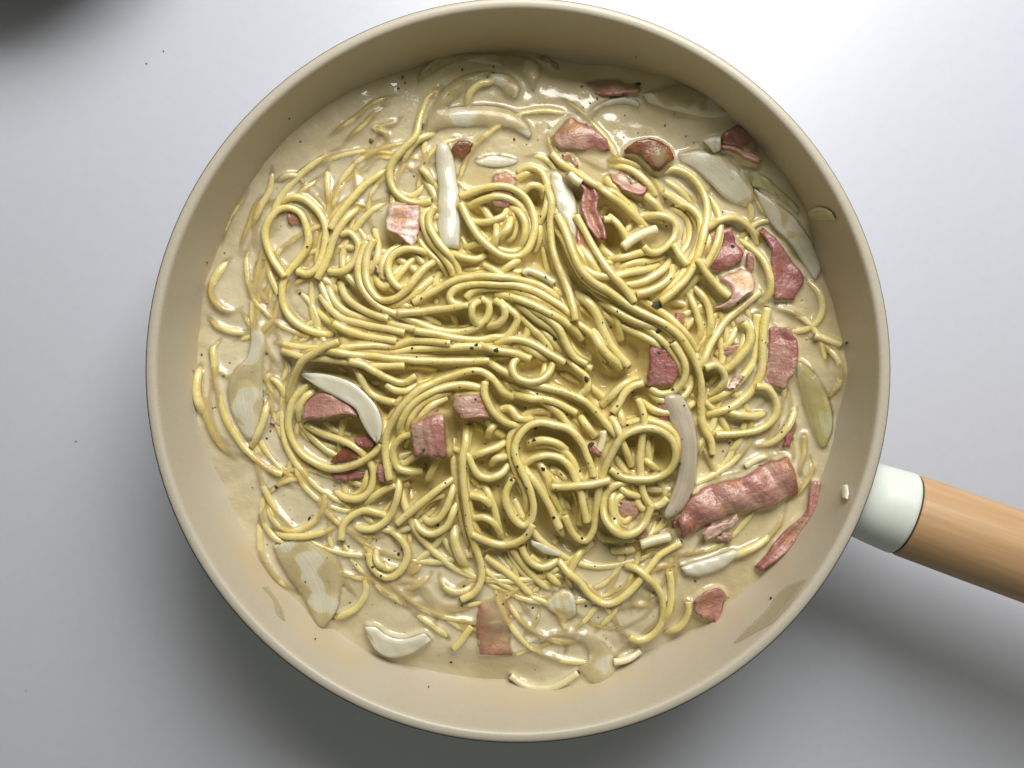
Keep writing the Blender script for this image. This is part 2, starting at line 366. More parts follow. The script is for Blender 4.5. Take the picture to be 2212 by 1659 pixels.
H = np.full((GN, GN), -1.0)
def gi(x, y): return (np.asarray(y) - PCY - G0) / CELL, (np.asarray(x) - PCX - G0) / CELL
def samp(F, x, y):
    i, j = gi(x, y); i = np.clip(np.round(i).astype(int), 0, GN - 1); j = np.clip(np.round(j).astype(int), 0, GN - 1); return F[i, j]
def samp_max(F, x, y, r):
    o = samp(F, x, y)
    for k in range(8):
        a = k * math.pi / 4; o = np.maximum(o, samp(F, x + r * math.cos(a), y + r * math.sin(a)))
    return o
def stamp(F, x, y, z, r):
    n = int(r / CELL) + 1; i, j = gi(x, y); i0, j0 = int(round(i)), int(round(j))
    a, b, c, d = max(i0 - n, 0), min(i0 + n + 1, GN), max(j0 - n, 0), min(j0 + n + 1, GN)
    if a >= b or c >= d: return
    ii = (np.arange(a, b) - i)[:, None] * CELL; jj = (np.arange(c, d) - j)[None] * CELL
    q = r * r - ii * ii - jj * jj; zz = np.where(q > 0, z + np.sqrt(np.maximum(q, 0)), -1)
    F[a:b, c:d] = np.maximum(F[a:b, c:d], zz)
def box(z, n, it=2):
    for _ in range(it):
        p = np.pad(z, n, mode='edge'); z = np.convolve(p, np.ones(2 * n + 1) / (2 * n + 1), 'valid')
    return z
def gauss2(F, s):
    n = int(s * 3) + 1; k = np.exp(-np.arange(-n, n + 1) ** 2 / (2 * s * s)); k /= k.sum()
    p = np.pad(F, ((n, n), (0, 0)), mode='edge'); o = sum(k[a] * p[a:a + F.shape[0]] for a in range(2 * n + 1))
    p = np.pad(o, ((0, 0), (n, n)), mode='edge'); return sum(k[a] * p[:, a:a + F.shape[1]] for a in range(2 * n + 1))

NR = 0.00152; CUTM = 10
def drape(x, y, r, k, free):
    """height of a strand laid on everything placed before it"""
    n = len(x); T = H.copy(); ds = np.hypot(np.diff(x), np.diff(y)).mean(); lag = int(3.4 * r / ds)
    sup = samp(BED, x, y) + k * r
    need = np.empty(n)
    for i in range(n):
        j = i - lag
        if j >= 0: stamp(T, x[j], y[j], need[j], r)
        need[i] = max(sup[i], float(samp_max(T, x[i:i + 1], y[i:i + 1], 0.55 * r)[0]) + (0.5 * r if free else -0.2 * r))
    idx = np.arange(n); D = (idx[:, None] - idx[None]) * ds
    z = (need[None] - 55 * D * D - 0.03 * np.abs(D)).max(1)
    return box(z, 5)
def strand(path, k=0.3, rs=1.0, label=None, group=None, material='noodle', dive='', lift=0.0, free=True, sink=None, ghost=False):
    if material == 'coated': k = k - 0.0
    r = NR * rs; c = pts(path) if isinstance(path, str) else np.asarray(path, float)
    L = np.linalg.norm(np.diff(c, axis=0), axis=1).sum() * PX; n = max(10, int(L / 0.0009))
    c = spline(c, n)
    ph = RNG.uniform(0, 6.28, 4); s_ = np.linspace(0, L, n)
    wob = 1.2 * np.sin(s_ * 240 + ph[0]) + 0.3 * np.sin(s_ * 600 + ph[1])
    tn = np.gradient(c, axis=0); tn /= np.linalg.norm(tn, axis=1)[:, None] + 1e-9
    c = c + wob[:, None] * np.stack([-tn[:, 1], tn[:, 0]], 1) * 0.8
    z = np.full(n, Z_S + 0.003)
    for _ in range(2):
        x, y = P(c[:, 0], c[:, 1], z); z = box(samp(BED, x, y) + k * r, 6) if ghost else drape(x, y, r, k, free) + lift
    e = min(15 if material == 'coated' else 8, n // 3)
    if '<' in dive: z[:e] -= 2.2 * r * (np.linspace(1, 0, e) ** 1.6)
    if '>' in dive: z[-e:] -= 2.2 * r * (np.linspace(0, 1, e) ** 1.6)
    z = box(z, 2, 1)
    for i in range(n): stamp(H, x[i], y[i], z[i], r)
    p = np.stack([x, y, z], 1); tg = np.gradient(p, axis=0); tg /= np.linalg.norm(tg, axis=1)[:, None]
    sd = np.cross(tg, (0, 0, 1)); sd /= np.linalg.norm(sd, axis=1)[:, None]; up = np.cross(sd, tg)
    rad = r * (1 + 0.050 * np.sin(s_ * 190 + ph[2]) + 0.015 * np.sin(s_ * 900 + ph[3]))
    m = 12; a = np.arange(m) * 2 * math.pi / m
    tail = [(0, 0.55, 0.0), (0, 0.93, 0.0)]
    rings = [p[0] - tg[0] * r * .16 + rad[0] * q * (np.cos(a)[:, None] * sd[0] + np.sin(a)[:, None] * up[0]) + tg[0] * r * o for q, o in ((.5, -.06), (.86, 0))]
    rings += [p[i] + rad[i] * (np.cos(a)[:, None] * sd[i] + np.sin(a)[:, None] * up[i] * 0.97) for i in range(n)]
    rings += [p[-1] + tg[-1] * r * .16 + rad[-1] * q * (np.cos(a)[:, None] * sd[-1] + np.sin(a)[:, None] * up[-1]) + tg[-1] * r * o for q, o in ((.86, 0), (.5, .06))]
    vv = np.vstack(rings); nr = len(rings); ff = []
    for i in range(nr - 1):
        for q in range(m):
            q2 = (q + 1) % m; ff.append((i * m + q, (i + 1) * m + q, (i + 1) * m + q2, i * m + q2))
    ff.append(tuple(range(m))); ff.append(tuple(range(nr * m - 1, (nr - 1) * m - 1, -1)))
    if sink is not None: sink.append((vv, ff)); return
    o = link('spaghetti_strand', vv, ff, M[material])
    return tag(o, label, 'spaghetti strand', group)

def piece(name, ea, eb, material, label, cat, k=0.3, thick=0.0016, curl=0.0, arch=0.0, wav=0.0004, lift=0.0, flat=0.35, wall=False,
          jag=None, group=None, tiltu=0.0, parent=None, part=None, nu=30, nv=9, rough=0.0):
    """a slab lofted between two traced edges and laid on what is under it"""
    a = spline(pts(ea) if isinstance(ea, str) else ea, nu); b = spline(pts(eb) if isinstance(eb, str) else eb, nu)
    if jag is None: jag = 2.2 if cat == 'bacon' else 0.0
    tv_ = np.linspace(0, 1, nv); U = a[:, None, :] * (1 - tv_)[None, :, None] + b[:, None, :] * tv_[None, :, None]
    if jag:
        jn = RNG.normal(0, jag, (nu, 2)); jn = np.stack([box(jn[:, 0], 1, 1), box(jn[:, 1], 1, 1)], 1)
        d = b - a; d /= np.linalg.norm(d, axis=1)[:, None] + 1e-9
        wgt = (2 * tv_ - 1)[None, :, None]; U = U + wgt * np.where(wgt < 0, jn[:, None, 0:1], jn[:, None, 1:2]) * d[:, None]
        je = RNG.normal(0, jag * 0.7, (2, nv)); U[0, :, :] += je[0][:, None] * 0.7; U[-1, :, :] += je[1][:, None] * 0.7
    if wall:
        x, y, z = wall_point(U[..., 0], U[..., 1], 0.0004 + thick * .4)
    else:
        z = np.full(U.shape[:2], Z_S + 0.003)
        for _ in range(2):
            x, y = P(U[..., 0], U[..., 1], z)
            zf = np.maximum(samp(H, x, y) + thick * .5, samp(BED, x, y) + k * 0.001)
            s_ = zf.copy()
            for _k in range(26):
                q = np.pad(s_, 1, mode='edge'); s_ = (q[:-2, 1:-1] + q[2:, 1:-1] + q[1:-1, :-2] + q[1:-1, 2:] + 2 * s_) / 6
            z = s_ + flat * max(0.0, float(np.percentile(zf - s_, 90)))
        z = z + lift
        tu = np.linspace(-1, 1, nu)[:, None]; tvv = np.linspace(-1, 1, nv)[None]
        z = z + curl * (tvv ** 2) + arch * (1 - tu ** 2) + tiltu * tu
        ph = RNG.uniform(0, 6.28, 4)
        tv_rand = RNG.normal(0, 1) if cat == 'bacon' else 0.0
        big = 0.0
        if cat == 'bacon':
            for _w in range(3):
                th_, kf, p0_ = RNG.uniform(0, 6.28), RNG.uniform(220, 520), RNG.uniform(0, 6.28)
                big = big + 0.00042 * np.sin(kf * (x * math.cos(th_) + y * math.sin(th_)) + p0_)
        wav_ = wav * min(1.0, (np.hypot(np.ptp(x), np.ptp(y)) / 0.03)) * 0.6
        z = z + wav_ * (np.sin(tu * 7 + ph[0] + tvv * 1.5) + 0.7 * np.sin(tu * 13 + ph[1] - tvv * 2)) * 0.6 + rough * RNG.normal(0, 1, z.shape) + tv_rand * 0.0005 * tvv + big
    Pp = np.stack([x, y, z], -1)
    du = np.gradient(Pp, axis=0); dv = np.gradient(Pp, axis=1); nn = np.cross(du, dv); nn /= np.linalg.norm(nn, axis=2)[..., None] + 1e-12
    if nn[..., 2].mean() < 0: nn = -nn
    edge = np.minimum(np.minimum(np.arange(nu)[:, None], nu - 1 - np.arange(nu)[:, None]) / 1.6 + 0.0 * tv_[None], np.minimum(np.arange(nv)[None], nv - 1 - np.arange(nv)[None]) / 1.3 + 0 * np.arange(nu)[:, None])
    th = thick * np.clip(0.55 + 0.45 * np.sqrt(np.clip(edge, 0, 1)), 0, 1)
    if cat == 'onion': th = thick * 1.05 * (0.22 + 0.78 * np.sqrt(np.clip(1 - np.linspace(-1, 1, nv)[None] ** 2, 0, 1))) * (0.35 + 0.65 * np.clip(edge, 0, 1))
    top = Pp + nn * (th / 2)[..., None]; bot = Pp - nn * (th / 2)[..., None]
    vv = np.vstack([top.reshape(-1, 3), bot.reshape(-1, 3)]); ff = []; o_ = nu * nv
    flip = np.cross(du, dv)[..., 2].mean() < 0
    def q(*t_): ff.append(t_[::-1] if flip else t_)
    for i in range(nu - 1):
        for j in range(nv - 1):
            a0 = i * nv + j; q(a0, a0 + nv, a0 + nv + 1, a0 + 1); q(o_ + a0, o_ + a0 + 1, o_ + a0 + nv + 1, o_ + a0 + nv)
    ring = [i * nv for i in range(nu)] + [(nu - 1) * nv + j for j in range(1, nv)] + [i * nv + nv - 1 for i in range(nu - 2, -1, -1)] + [j for j in range(nv - 2, 0, -1)]
    for s in range(len(ring)):
        a0, b0 = ring[s], ring[(s + 1) % len(ring)]; q(b0, a0, o_ + a0, o_ + b0)
    uv = np.stack(np.meshgrid(np.linspace(0, 1, nu), tv_, indexing='ij'), -1).reshape(-1, 2); uv = np.vstack([uv, uv])
    if not wall:
        dens = 3
        for fi in np.linspace(0, nu - 1, nu * dens):
            i0 = int(min(fi, nu - 2)); fr = fi - i0
            rowp = top[i0] * (1 - fr) + top[i0 + 1] * fr
            mlen = max(2, int(np.linalg.norm(rowp[-1] - rowp[0]) / (CELL * .8)))
            rp = resample(rowp, mlen) if np.linalg.norm(rowp[-1] - rowp[0]) > 1e-5 else rowp[:2]
            ii, jj = gi(rp[:, 0], rp[:, 1]); ii = np.clip(np.round(ii).astype(int), 1, GN - 2); jj = np.clip(np.round(jj).astype(int), 1, GN - 2)
            for di in (0, 1):
                np.maximum.at(H, (ii + di, jj), rp[:, 2]); np.maximum.at(H, (ii, jj + di), rp[:, 2])
    o = link(part or name, vv, ff, M[material], parent=parent, uvs=uv)
    if parent is not None: return o
    return tag(o, label, cat, group)

# ------------------------------------------------------------------ food, laid from the bottom up
Q = []                                          # everything is queued first, bottom to top, then laid in that order
def S(path, **kw): Q.append(['strand', path, kw])
def B(path_a, path_b, label, mtl='bacon', **kw): Q.append(['piece', ('bacon_piece', path_a, path_b, mtl, label, 'bacon'), kw])
def O(path_a, path_b, label, mtl='onion', **kw): Q.append(['piece', ('onion_slice', path_a, path_b, mtl, label, 'onion'), kw])
W_ = dict(material='coated')

# --- in the pool of cream at the top of the pan
O("B 320 330 400 240 520 150 700 120 900 140 1100 140 1300 170 1380 220 1400 330", "B 330 400 450 320 600 235 750 215 950 240 1100 265 1230 330 1290 420 1330 470",
  "wide onion arc sunk in cream along the far rim, topmost of the stacked arcs", 'onionclear', k=1.1, thick=0.0022, wav=0.0002)
O("B 425 690 470 560 560 430 680 345 850 290 980 290", "B 560 610 620 560 700 500 790 450 840 395 950 320",
  "green tinted onion arc in the cream above the broad white arc", 'oniongreen', k=1.0, thick=0.002, wav=0.0002)
O("B 950 310 1080 310 1180 370 1220 440 1190 515", "B 910 390 1000 420 1060 470 1110 520 1170 530",
  "short hooked onion end under the strand loop at the top", 'onionclear', k=1.2, thick=0.002, wav=0.0002)
B("B 1750 390 1900 345 2050 370 C 100 380 270 415", "B 1880 500 1980 520 2100 515 C 110 505 250 485",
  "dim pink bacon scrap near the far rim with a pepper flake on its corner", 'bacon', k=0.5)
B("B 1370 150 1470 180 1560 250", "B 1360 190 1450 215 1540 270", "thin pink bacon edge poking from the cream at the far wall", 'bacon', k=1.0, thick=0.001)
O("B 1750 720 1850 600 2000 530 2180 520 C 270 570", "B 1800 760 1890 650 2010 590 2150 580 C 250 610", "thin onion arc in cream below the dim bacon scrap near the far rim", 'onionclear', k=0.7, thick=0.0018, wav=0.0001)
B("B 1640 690 1750 755 1870 810 1960 900 1985 965", "B 1560 790 1490 900 1540 965 1700 985 1960 985", "pink bacon dome half sunk in cream with one pointed brown corner", 'bacon', k=0.9, arch=0.0015)
O("C 290 490 480 430 650 400 850 470 1000 560 1090 630", "C 330 560 480 610 650 650 800 680 950 690 1080 662", "dim flat onion petal lying against the upper right wall", 'onionclear', k=1.2, thick=0.0018)
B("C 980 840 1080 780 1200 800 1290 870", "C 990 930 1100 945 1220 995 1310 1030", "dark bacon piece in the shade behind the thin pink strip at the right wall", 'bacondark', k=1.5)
O("C 600 1010 800 970 1000 1030 1150 1170 1240 1280 1260 1420", "C 620 1080 700 1120 850 1250 980 1380 1100 1450 1200 1480", "large pale green onion petal right of the tall noodle arch", 'onionclear', k=0.7, thick=0.002, arch=0.001)
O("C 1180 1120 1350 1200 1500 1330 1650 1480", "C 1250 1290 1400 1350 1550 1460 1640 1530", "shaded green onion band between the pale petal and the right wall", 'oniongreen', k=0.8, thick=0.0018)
O("B 790 1065 950 1020 1100 1030 1190 1060", "B 850 1110 1000 1125 1150 1105 1185 1080", "thin onion sliver floating right of the upright white strip", 'onionclear', k=0.7, thick=0.0014, wav=0.0001)
B("B 620 950 700 900 800 910", "B 640 1060 700 1060 770 1000", "small brown bacon corner beside the top of the upright white onion strip", 'baconbrown', k=1.6)
B("B 1000 1180 970 1240 E 950 180 1000 250", "B 1100 1165 1170 1240 E 1150 170 1090 270", "pink bacon wedge above the big round noodle ring near the top", 'bacon', k=2.4, arch=0.001)
O("B 410 690 500 620 650 590 850 575 1050 590 1180 640 1260 710 1310 790 1300 865", "B 370 870 480 815 600 790 800 785 950 790 1100 800 1200 835 1285 875",
  "broad white onion arc with a ridge in the cream near the far rim", 'onion', k=1.1, thick=0.0024, curl=-0.0012, wav=0.0002)
S("B 745 590 770 480 850 405 940 380 1010 345", k=1.4, dive='<>', label="thin spaghetti loop crossing the green onion arc at the top", **W_)

# --- strands lying wet in the cream on the left
for p in ("D 870 60 800 200 700 330 640 450 600 620", "D 1000 120 900 260 840 420 790 560 770 700", "A 1050 1400 D 1030 100 940 250 850 400"):
    S(p, k=-0.5, dive='<>', label="spaghetti strand sunk in cream along the upper left wall", group="sunken strands along the upper left wall", **W_)
S("A 2170 820 2050 850 1900 930 1800 1010 1650 1110 1500 1230", k=-0.35, dive='<>', label="long faint strand under cream nearest the upper left rim", **W_)
S("A 2212 1010 2080 1080 1930 1120 2030 1165 2050 1230 2000 1260", k=-0.3, dive='<>', label="cream coated hairpin strand near the small brown spot at upper left", **W_)
S("A 1080 1570 1150 1540 1220 1530 1290 1560 1300 1600", k=-0.1, dive='<>', label="short glinting strand arc above the left oval loop", **W_)
S("A 1530 1440 D 1530 60 1540 180 1530 330", k=0.0, dive='<>', label="upright strand stub under cream right of the left oval loop", **W_)
S("D 1700 0 1650 90 1600 200 1560 310", k=-0.2, dive='<>', label="faint slanting strand under cream beside the upright stub", **W_)
S("D 690 680 610 770 540 900 525 1010 565 1100 640 1160 740 1165 800 1130", k=0.1, rs=1.3, dive='<>', label="thick creamy horseshoe strand at the left edge of the pasta", **W_)
S("D 480 1210 560 1290 660 1335 780 1345 840 1335", k=0.15, rs=1.15, dive='<>', label="glossy strand arc below the thick horseshoe at far left", **W_)
S("D 985 600 1000 780 1040 910 1100 1010", k=-0.1, dive='<>', label="strand passing down beneath the left oval loop", **W_)
S("D 860 560 820 700 820 780 850 950 900 1080 1000 1180 1080 1260 1200 1330 1370 1375", k=0.2, dive='<', label="long strand sweeping down right from the left wall past the horseshoe", **W_)
S("D 940 680 900 830 920 960 980 1060 1050 1130", k=-0.1, dive='<>', label="sunken strand just right of the long sweeping left strand", **W_)
for p in ("D 430 1600 G 440 350 480 560 560 720 660 850 760 930", "D 400 1640 G 390 320 430 520"):
    S(p, k=-0.15, rs=1.2, dive='<>', label="wide cream covered strand along the left wall", group="cream covered strands along the left wall", **W_)
O("D 860 1310 G 820 30 720 110 645 290 680 470 760 640 830 730", "D 940 1260 990 1450 G 965 100 960 300 960 450 930 620 880 730", "pale onion leaf with a lime green tip in the left pool", 'onionclear', k=1.5, thick=0.002)
B("G 1020 560 1080 510 1150 540", "G 1030 590 1080 610 1150 620", "small pink bacon spot in cream right of the lime tipped onion leaf", 'bacon', k=0.9)
S("G 1010 400 980 550 930 680 870 790", k=0.0, dive='<>', label="creamy strand bordering the right side of the lime tipped leaf", **W_)
S("D 590 1405 530 1500 G 540 20 550 180 585 370 645 550 730 700 820 830 930 930 1040 1000 1130 1032", k=0.5, dive='<', label="long bright strand running down the left beside the lime tipped leaf", material='noodle')
S("G 990 190 1080 230 1140 320 1170 440", k=0.5, dive='<>', label="short bright strand between lime tipped leaf and white crescent")
B("D 1180 320 1240 310 1300 340", "D 1190 400 1240 420 1300 430", "dim bacon bit seen through the left oval loop", 'bacon', k=0.6)

# --- strands wet in the cream at the bottom
S("G 932 1340 935 1480 G 950 1700 J 560 500 640 610 740 690 830 750", k=0.3, dive='<>', label="long strand hugging the lower left wall beside the big onion petal", **W_)
O("J 600 330 620 430 700 580 850 780 930 930 1010 1055", "J 900 250 1070 330 1170 430 1220 560 1200 750 1150 920 1050 1055", "big pale onion petal lying on the lower left edge", 'onionclear', k=1.5, thick=0.002, curl=-0.001)
S("G 1000 1290 1020 1200 1100 1130 1200 1090 1300 1090 1400 1120 1470 1190", k=-0.25, dive='<>', label="cream covered upper half of the loop in the lower left pool", **W_)
S("G 1040 1510 1150 1570 1300 1580 1450 1550 1600 1490 1650 1470", k=0.2, dive='<>', label="strand lying under the bright bowl shaped loop at lower left")
S("G 990 1270 1030 1380 1100 1470 1200 1520 1310 1510 1420 1440 1490 1330 1500 1220 1465 1130", k=0.7, dive='<>', label="bright bowl shaped loop with a pepper flake in the lower left pool")
S("J 1310 510 1390 590 1420 690 1400 790 1330 880 1220 940 1140 965", k=0.1, rs=1.1, dive='<>', label="curved strand right of the big onion petal at lower left", **W_)
S("J 1760 600 1860 540 1920 440", k=0.2, dive='<>', label="short strand outside the round loop at lower centre left", **W_)
S("J 1450 590 1500 650 1590 740 1700 800 1810 890", k=0.3, dive='<>', label="slanting strand below the round loop at lower left", **W_)
S("J 1720 725 1830 695 1920 635 1990 560", k=0.4, dive='<>', label="rising strand crossing the slanting one at lower left")
S("J 1830 920 1950 980 2050 1060 2140 1150", k=0.3, dive='<>', label="slanting strand above the bright white onion boat", **W_)
O("J 1410 1030 1500 1035 1590 1100 1740 1140 1930 1090", "J 1440 1110 1500 1220 1620 1295 1800 1265 1985 1150", "bright white onion boat at the bottom left edge", 'onion', k=2.8, thick=0.003, curl=0.001)
S("K 190 1225 240 1170 300 1090 345 1035", k=0.8, label="short bright noodle end left of the sunken bacon at the bottom")
B("K 420 830 390 960 390 1100 420 1270", "K 660 820 680 960 690 1120 690 1270", "pink bacon slab with red streaks under cream at the bottom", 'bacon', k=0.5)
S("K 780 1110 860 1050 925 960 940 880", k=0.0, dive='<>', label="strand arc just right of the sunken bottom bacon", **W_)
O("K 990 815 1080 730 1180 700 1245 760", "K 1010 880 1080 950 1170 1000 1265 945", "roundish pale onion bit below the centre at the bottom", 'onionclear', k=0.9, thick=0.002, curl=-0.0008)
O("K 850 1170 1050 1085 1250 1070 1420 1120 1550 1220 1590 1380 1555 1520 1470 1560", "K 950 1180 1080 1125 1230 1140 1340 1230 1355 1330 1270 1380 1330 1480 1430 1560", "translucent onion curl reaching the bottom wall", 'onionclear', k=0.8, thick=0.002, wav=0.0003)
S("K 690 1470 780 1530 900 1572 1040 1570 1160 1520 1270 1440", k=0.9, material='pale', label="bright strand arc lying against the bottom wall")
S("K 1590 1345 1680 1335 1750 1300 1815 1250", k=0.7, material='pale', label="short strand stub at the bottom wall right of the onion curl")
S("K 1720 845 1820 850 1910 832", k=0.1, dive='<>', label="short cream covered stub inside the lower right ring", **W_)
S("K 470 420 600 520 720 620 850 740 930 810", k=0.5, dive='>', label="slanting strand in the bottom centre bundle", group="slanting bundle at bottom centre")
S("K 700 360 780 470 880 580 980 680 1060 730", k=0.5, dive='>', label="slanting strand in the bottom centre bundle", group="slanting bundle at bottom centre")
S("K 450 530 560 620 680 700 800 780", k=0.3, dive='>', label="slanting strand in the bottom centre bundle", group="slanting bundle at bottom centre", **W_)
S("K 860 420 970 520 1060 620 1140 690", k=0.5, dive='>', label="slanting strand in the bottom centre bundle", group="slanting bundle at bottom centre")
B("L 510 800 620 720 740 695 790 765", "L 515 900 590 955 660 975 728 1018", "folded pink bacon square at the lower right edge of the pasta", 'bacon', k=1.8, curl=0.0012)
O("L 400 520 500 480 640 440 760 400 850 365", "L 440 582 550 592 650 570 770 520 880 430 925 385", "bright white onion strip below the big bacon slab", 'onion', k=2.2, thick=0.0024)
S("L 1320 0 1240 150 1120 290 980 380 860 430", k=0.4, dive='<>', label="strand curving along the inner side of the long bacon rasher", **W_)
B("L 1540 -240 1500 0 1330 180 1200 320 1130 430 1045 510", "L 1610 -230 1560 0 1440 200 1340 350 1230 440 1090 545", "long narrow bacon rasher pressed on the lower right wall", 'bacon', k=2.4, curl=0.0012, jag=1.2)

# --- right side of the pool
S("F 1700 860 1790 950 1840 1050 1840 1180 1780 1285 1680 1335 1570 1335", k=0.6, dive='<>', label="pale half loop beside the dark bacon at the right wall", **W_)
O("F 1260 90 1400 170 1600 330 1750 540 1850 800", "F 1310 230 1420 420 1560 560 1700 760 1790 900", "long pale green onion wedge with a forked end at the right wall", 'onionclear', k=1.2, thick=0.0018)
S("F 1790 1380 1920 1425 2010 1455", k=0.8, label="short pointed strand near the lone pepper flake at the right wall", **W_)
S("F 1900 1460 1960 1540 2005 1630 I 2010 130 1990 250 1930 350", k=0.5, dive='<>', label="strand curving down along the right wall beside the green petal", **W_)
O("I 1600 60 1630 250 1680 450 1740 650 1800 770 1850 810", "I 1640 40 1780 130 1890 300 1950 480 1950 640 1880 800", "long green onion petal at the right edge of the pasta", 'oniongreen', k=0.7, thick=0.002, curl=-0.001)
S("I 1690 700 1680 850 1640 1000 1700 1080", k=0.2, rs=1.2, dive='>', label="pale cream coated noodle end below the green petal", **W_)
S("I 1750 880 1760 980 1720 1080 1640 1180 1540 1270", k=0.4, dive='<>', label="strand slipping under the right end of the big bacon slab", **W_)
B("I 1600 545 1540 660 1510 790", "I 1630 600 1600 700 1560 790", "narrow reddish bacon edge left of the green petal", 'bacondark', k=1.6)
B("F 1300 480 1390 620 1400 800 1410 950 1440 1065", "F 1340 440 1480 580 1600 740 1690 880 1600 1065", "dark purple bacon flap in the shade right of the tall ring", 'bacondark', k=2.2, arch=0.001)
S("I 1640 450 1560 620 1430 740 1250 790 1180 750", k=0.3, dive='<>', label="cream covered strand below the right side ring", **W_)
S("I 1200 500 1160 650 1100 780 1020 880", k=0.4, dive='<>', label="broad sunken strand between right ring and big bacon slab", **W_)
S("I 1430 870 1300 900 1180 960", k=0.8, dive='<', label="glinting creamy stub above the big bacon slab", material='pale')

# --- bacon and onion low in the heap
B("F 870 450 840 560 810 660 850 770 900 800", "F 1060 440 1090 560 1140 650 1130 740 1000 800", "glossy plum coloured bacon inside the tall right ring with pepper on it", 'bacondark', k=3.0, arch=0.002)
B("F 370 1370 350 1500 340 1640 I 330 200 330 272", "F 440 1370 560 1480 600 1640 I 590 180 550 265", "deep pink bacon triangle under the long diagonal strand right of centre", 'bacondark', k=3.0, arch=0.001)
B("F 570 1180 575 1280 600 1350", "F 640 1180 645 1270 640 1370", "small upright bacon sliver above the long diagonal strand", 'bacon', k=3.4)
B("F 1390 1310 1380 1450 1350 1650 I 1330 150 1350 240", "F 1530 1300 1610 1430 1620 1600 I 1580 150 1500 290", "curled dusky pink bacon with a dark hollow right of the thick strand trio", 'bacon', k=2.6, curl=0.002)
B("F 1010 1470 980 1560", "F 1130 1450 1150 1530", "small pink bacon chip behind the thick strand trio", 'bacon', k=2.0)
B("I 80 1260 50 1350 40 1420", "I 270 1270 260 1380 150 1450", "pink bacon lying inside the U loop below the round noodle ring", 'bacon', k=2.4)
B("I 250 1510 230 1560 240 1600", "I 300 1490 330 1560 350 1590", "red tipped bacon corner poking from under the U loop", 'bacon', k=2.2)
B("I 430 440 440 600 540 800", "I 480 420 520 600 600 820", "pink bacon strip tucked under the long translucent onion strip", 'bacondark', k=3.0)
B("G 1600 880 1680 790 1790 830", "G 1550 930 1660 928 1790 900", "brownish bacon wedge inside the big bright ring at left", 'baconbrown', k=2.5)
B("G 1760 740 1830 705 1955 735", "G 1800 790 1860 800 1920 805", "dark pink bacon edge under the tail of the white crescent", 'bacondark', k=2.5)
B("G 1550 1030 1680 1000 1850 1010", "G 1580 1070 1700 1090 1840 1060", "dark bacon scrap just below the big bright ring", 'bacondark', k=1.5)
B("D 1910 680 1945 800 2010 900", "D 1960 700 2030 800 2055 895", "thin pink bacon sliver upright beside the small left ring", 'bacon', k=2.5)
B("C 10 1180 130 1185 180 1270 255 1250 335 1275", "C 20 1250 110 1330 220 1370 290 1372 325 1320", "ragged pink bacon flap among the loops at upper right", 'bacon', k=3.5, jag=1.5, arch=0.001)
B("E 1700 430 1710 600 1760 750 1830 795", "E 1760 480 1830 600 1900 740 1880 800", "smooth salmon bacon tongue under the bright diagonal strand at upper centre", 'bacon', k=3.0)
B("H 210 560 330 420 490 365", "H 260 610 400 540 500 500", "shaded bacon piece under the big arch strand", 'bacondark', k=2.5)
O("K 860 280 960 310 1130 398", "K 870 325 980 395 1120 425", "thin pale onion strip in the dark gap below centre", 'onionclear', k=2.5, thick=0.0014)
B("B 1580 1020 1640 1000 1700 1090", "B 1590 1090 1650 1080 1720 1150", "small pink bacon patch under the start of the long upper strands", 'bacon', k=1.6)

HEAP_START = len(Q)

# --- upper left of the heap
S("B 460 820 300 900 230 1000 175 1110", k=0.4, dive='<>', label="creamy strand inside the long curve left of the upright onion strip", **W_)
S("B 330 1120 400 1190 440 1260", k=0.6, dive='<>', label="short glinting strand left of the upright onion strip", **W_)
S("D 1100 220 1180 180 1270 175 1370 220 1460 310 1510 430 1500 560 1470 700 1430 790 1350 845 1260 820", k=0.6, dive='<', label="outer ring of the left oval loop pair")
S("D 1560 1370 1420 1345 1290 1285 1200 1215 1140 1110 1125 1000 1150 890 1230 770 1310 670 1355 560 1340 430 1290 310 1200 260 1100 280 1020 370 985 480 1000 600 1050 720 1120 820 1150 860", k=0.5, dive='<', label="long strand forming the left oval loop and trailing down right")
S("D 1640 490 1720 480 1785 560 1785 660 1740 760 1650 820 1550 820 1490 790", k=0.7, dive='>', label="small tear shaped ring right of the left oval loops")
S("A 2080 1430 1950 1540 D 1820 100 1700 230 1620 330 1560 450", k=0.6, dive='<', label="straight slanting strand above the tear shaped ring")
S("B 520 410 430 500 380 600 340 720 300 850 200 960 120 1060 80 1160 90 1270 140 1360 230 1425 340 1440 430 1420", k=0.7, dive='<', label="long strand curving from the far onions down to the upright white strip")
S("D 1790 240 1700 350 1620 460 1570 560 1530 680 1490 780 1440 880", k=0.8, dive='<', label="bright slanting strand with a blunt end between the ring pair and the tear ring")
S("D 1870 560 1810 700 1790 830 1820 950 1890 1045 2000 1130 2212 1225 E 350 1280 480 1320 620 1342 770 1330 880 1270 940 1180 930 1095 875 1060", k=0.6, label="long strand sweeping from the left to a small hook near the centre")
for p, wh in zip(("D 1510 900 1560 1030 1650 1140 1790 1210 2000 1255 E 170 1290 330 1330", "D 1450 1020 1530 1130 1640 1220 1800 1265 2000 1310 E 200 1350", "D 1620 900 1680 1030 1760 1110 1900 1180 2050 1230"), ("middle", "lowest", "uppermost")):
    S(p, k=0.3, dive='<', label=wh + " strand of the band running right below the tear shaped ring", group="band below the tear shaped ring", **W_)
B("E 75 240 50 330 48 450 140 500 250 592", "E 330 240 340 330 330 450 300 560 262 597", "magenta and white bacon square left of the upright onion strip", 'baconfat', k=4.0, wav=0.0008, jag=1.0)
S("E 300 1330 450 1360 650 1395 850 1410 980 1395 1090 1385 1160 1310 1185 1220 1120 1150 1040 1075", k=0.5, label="wide C shaped strand closing round the small hook at the centre")
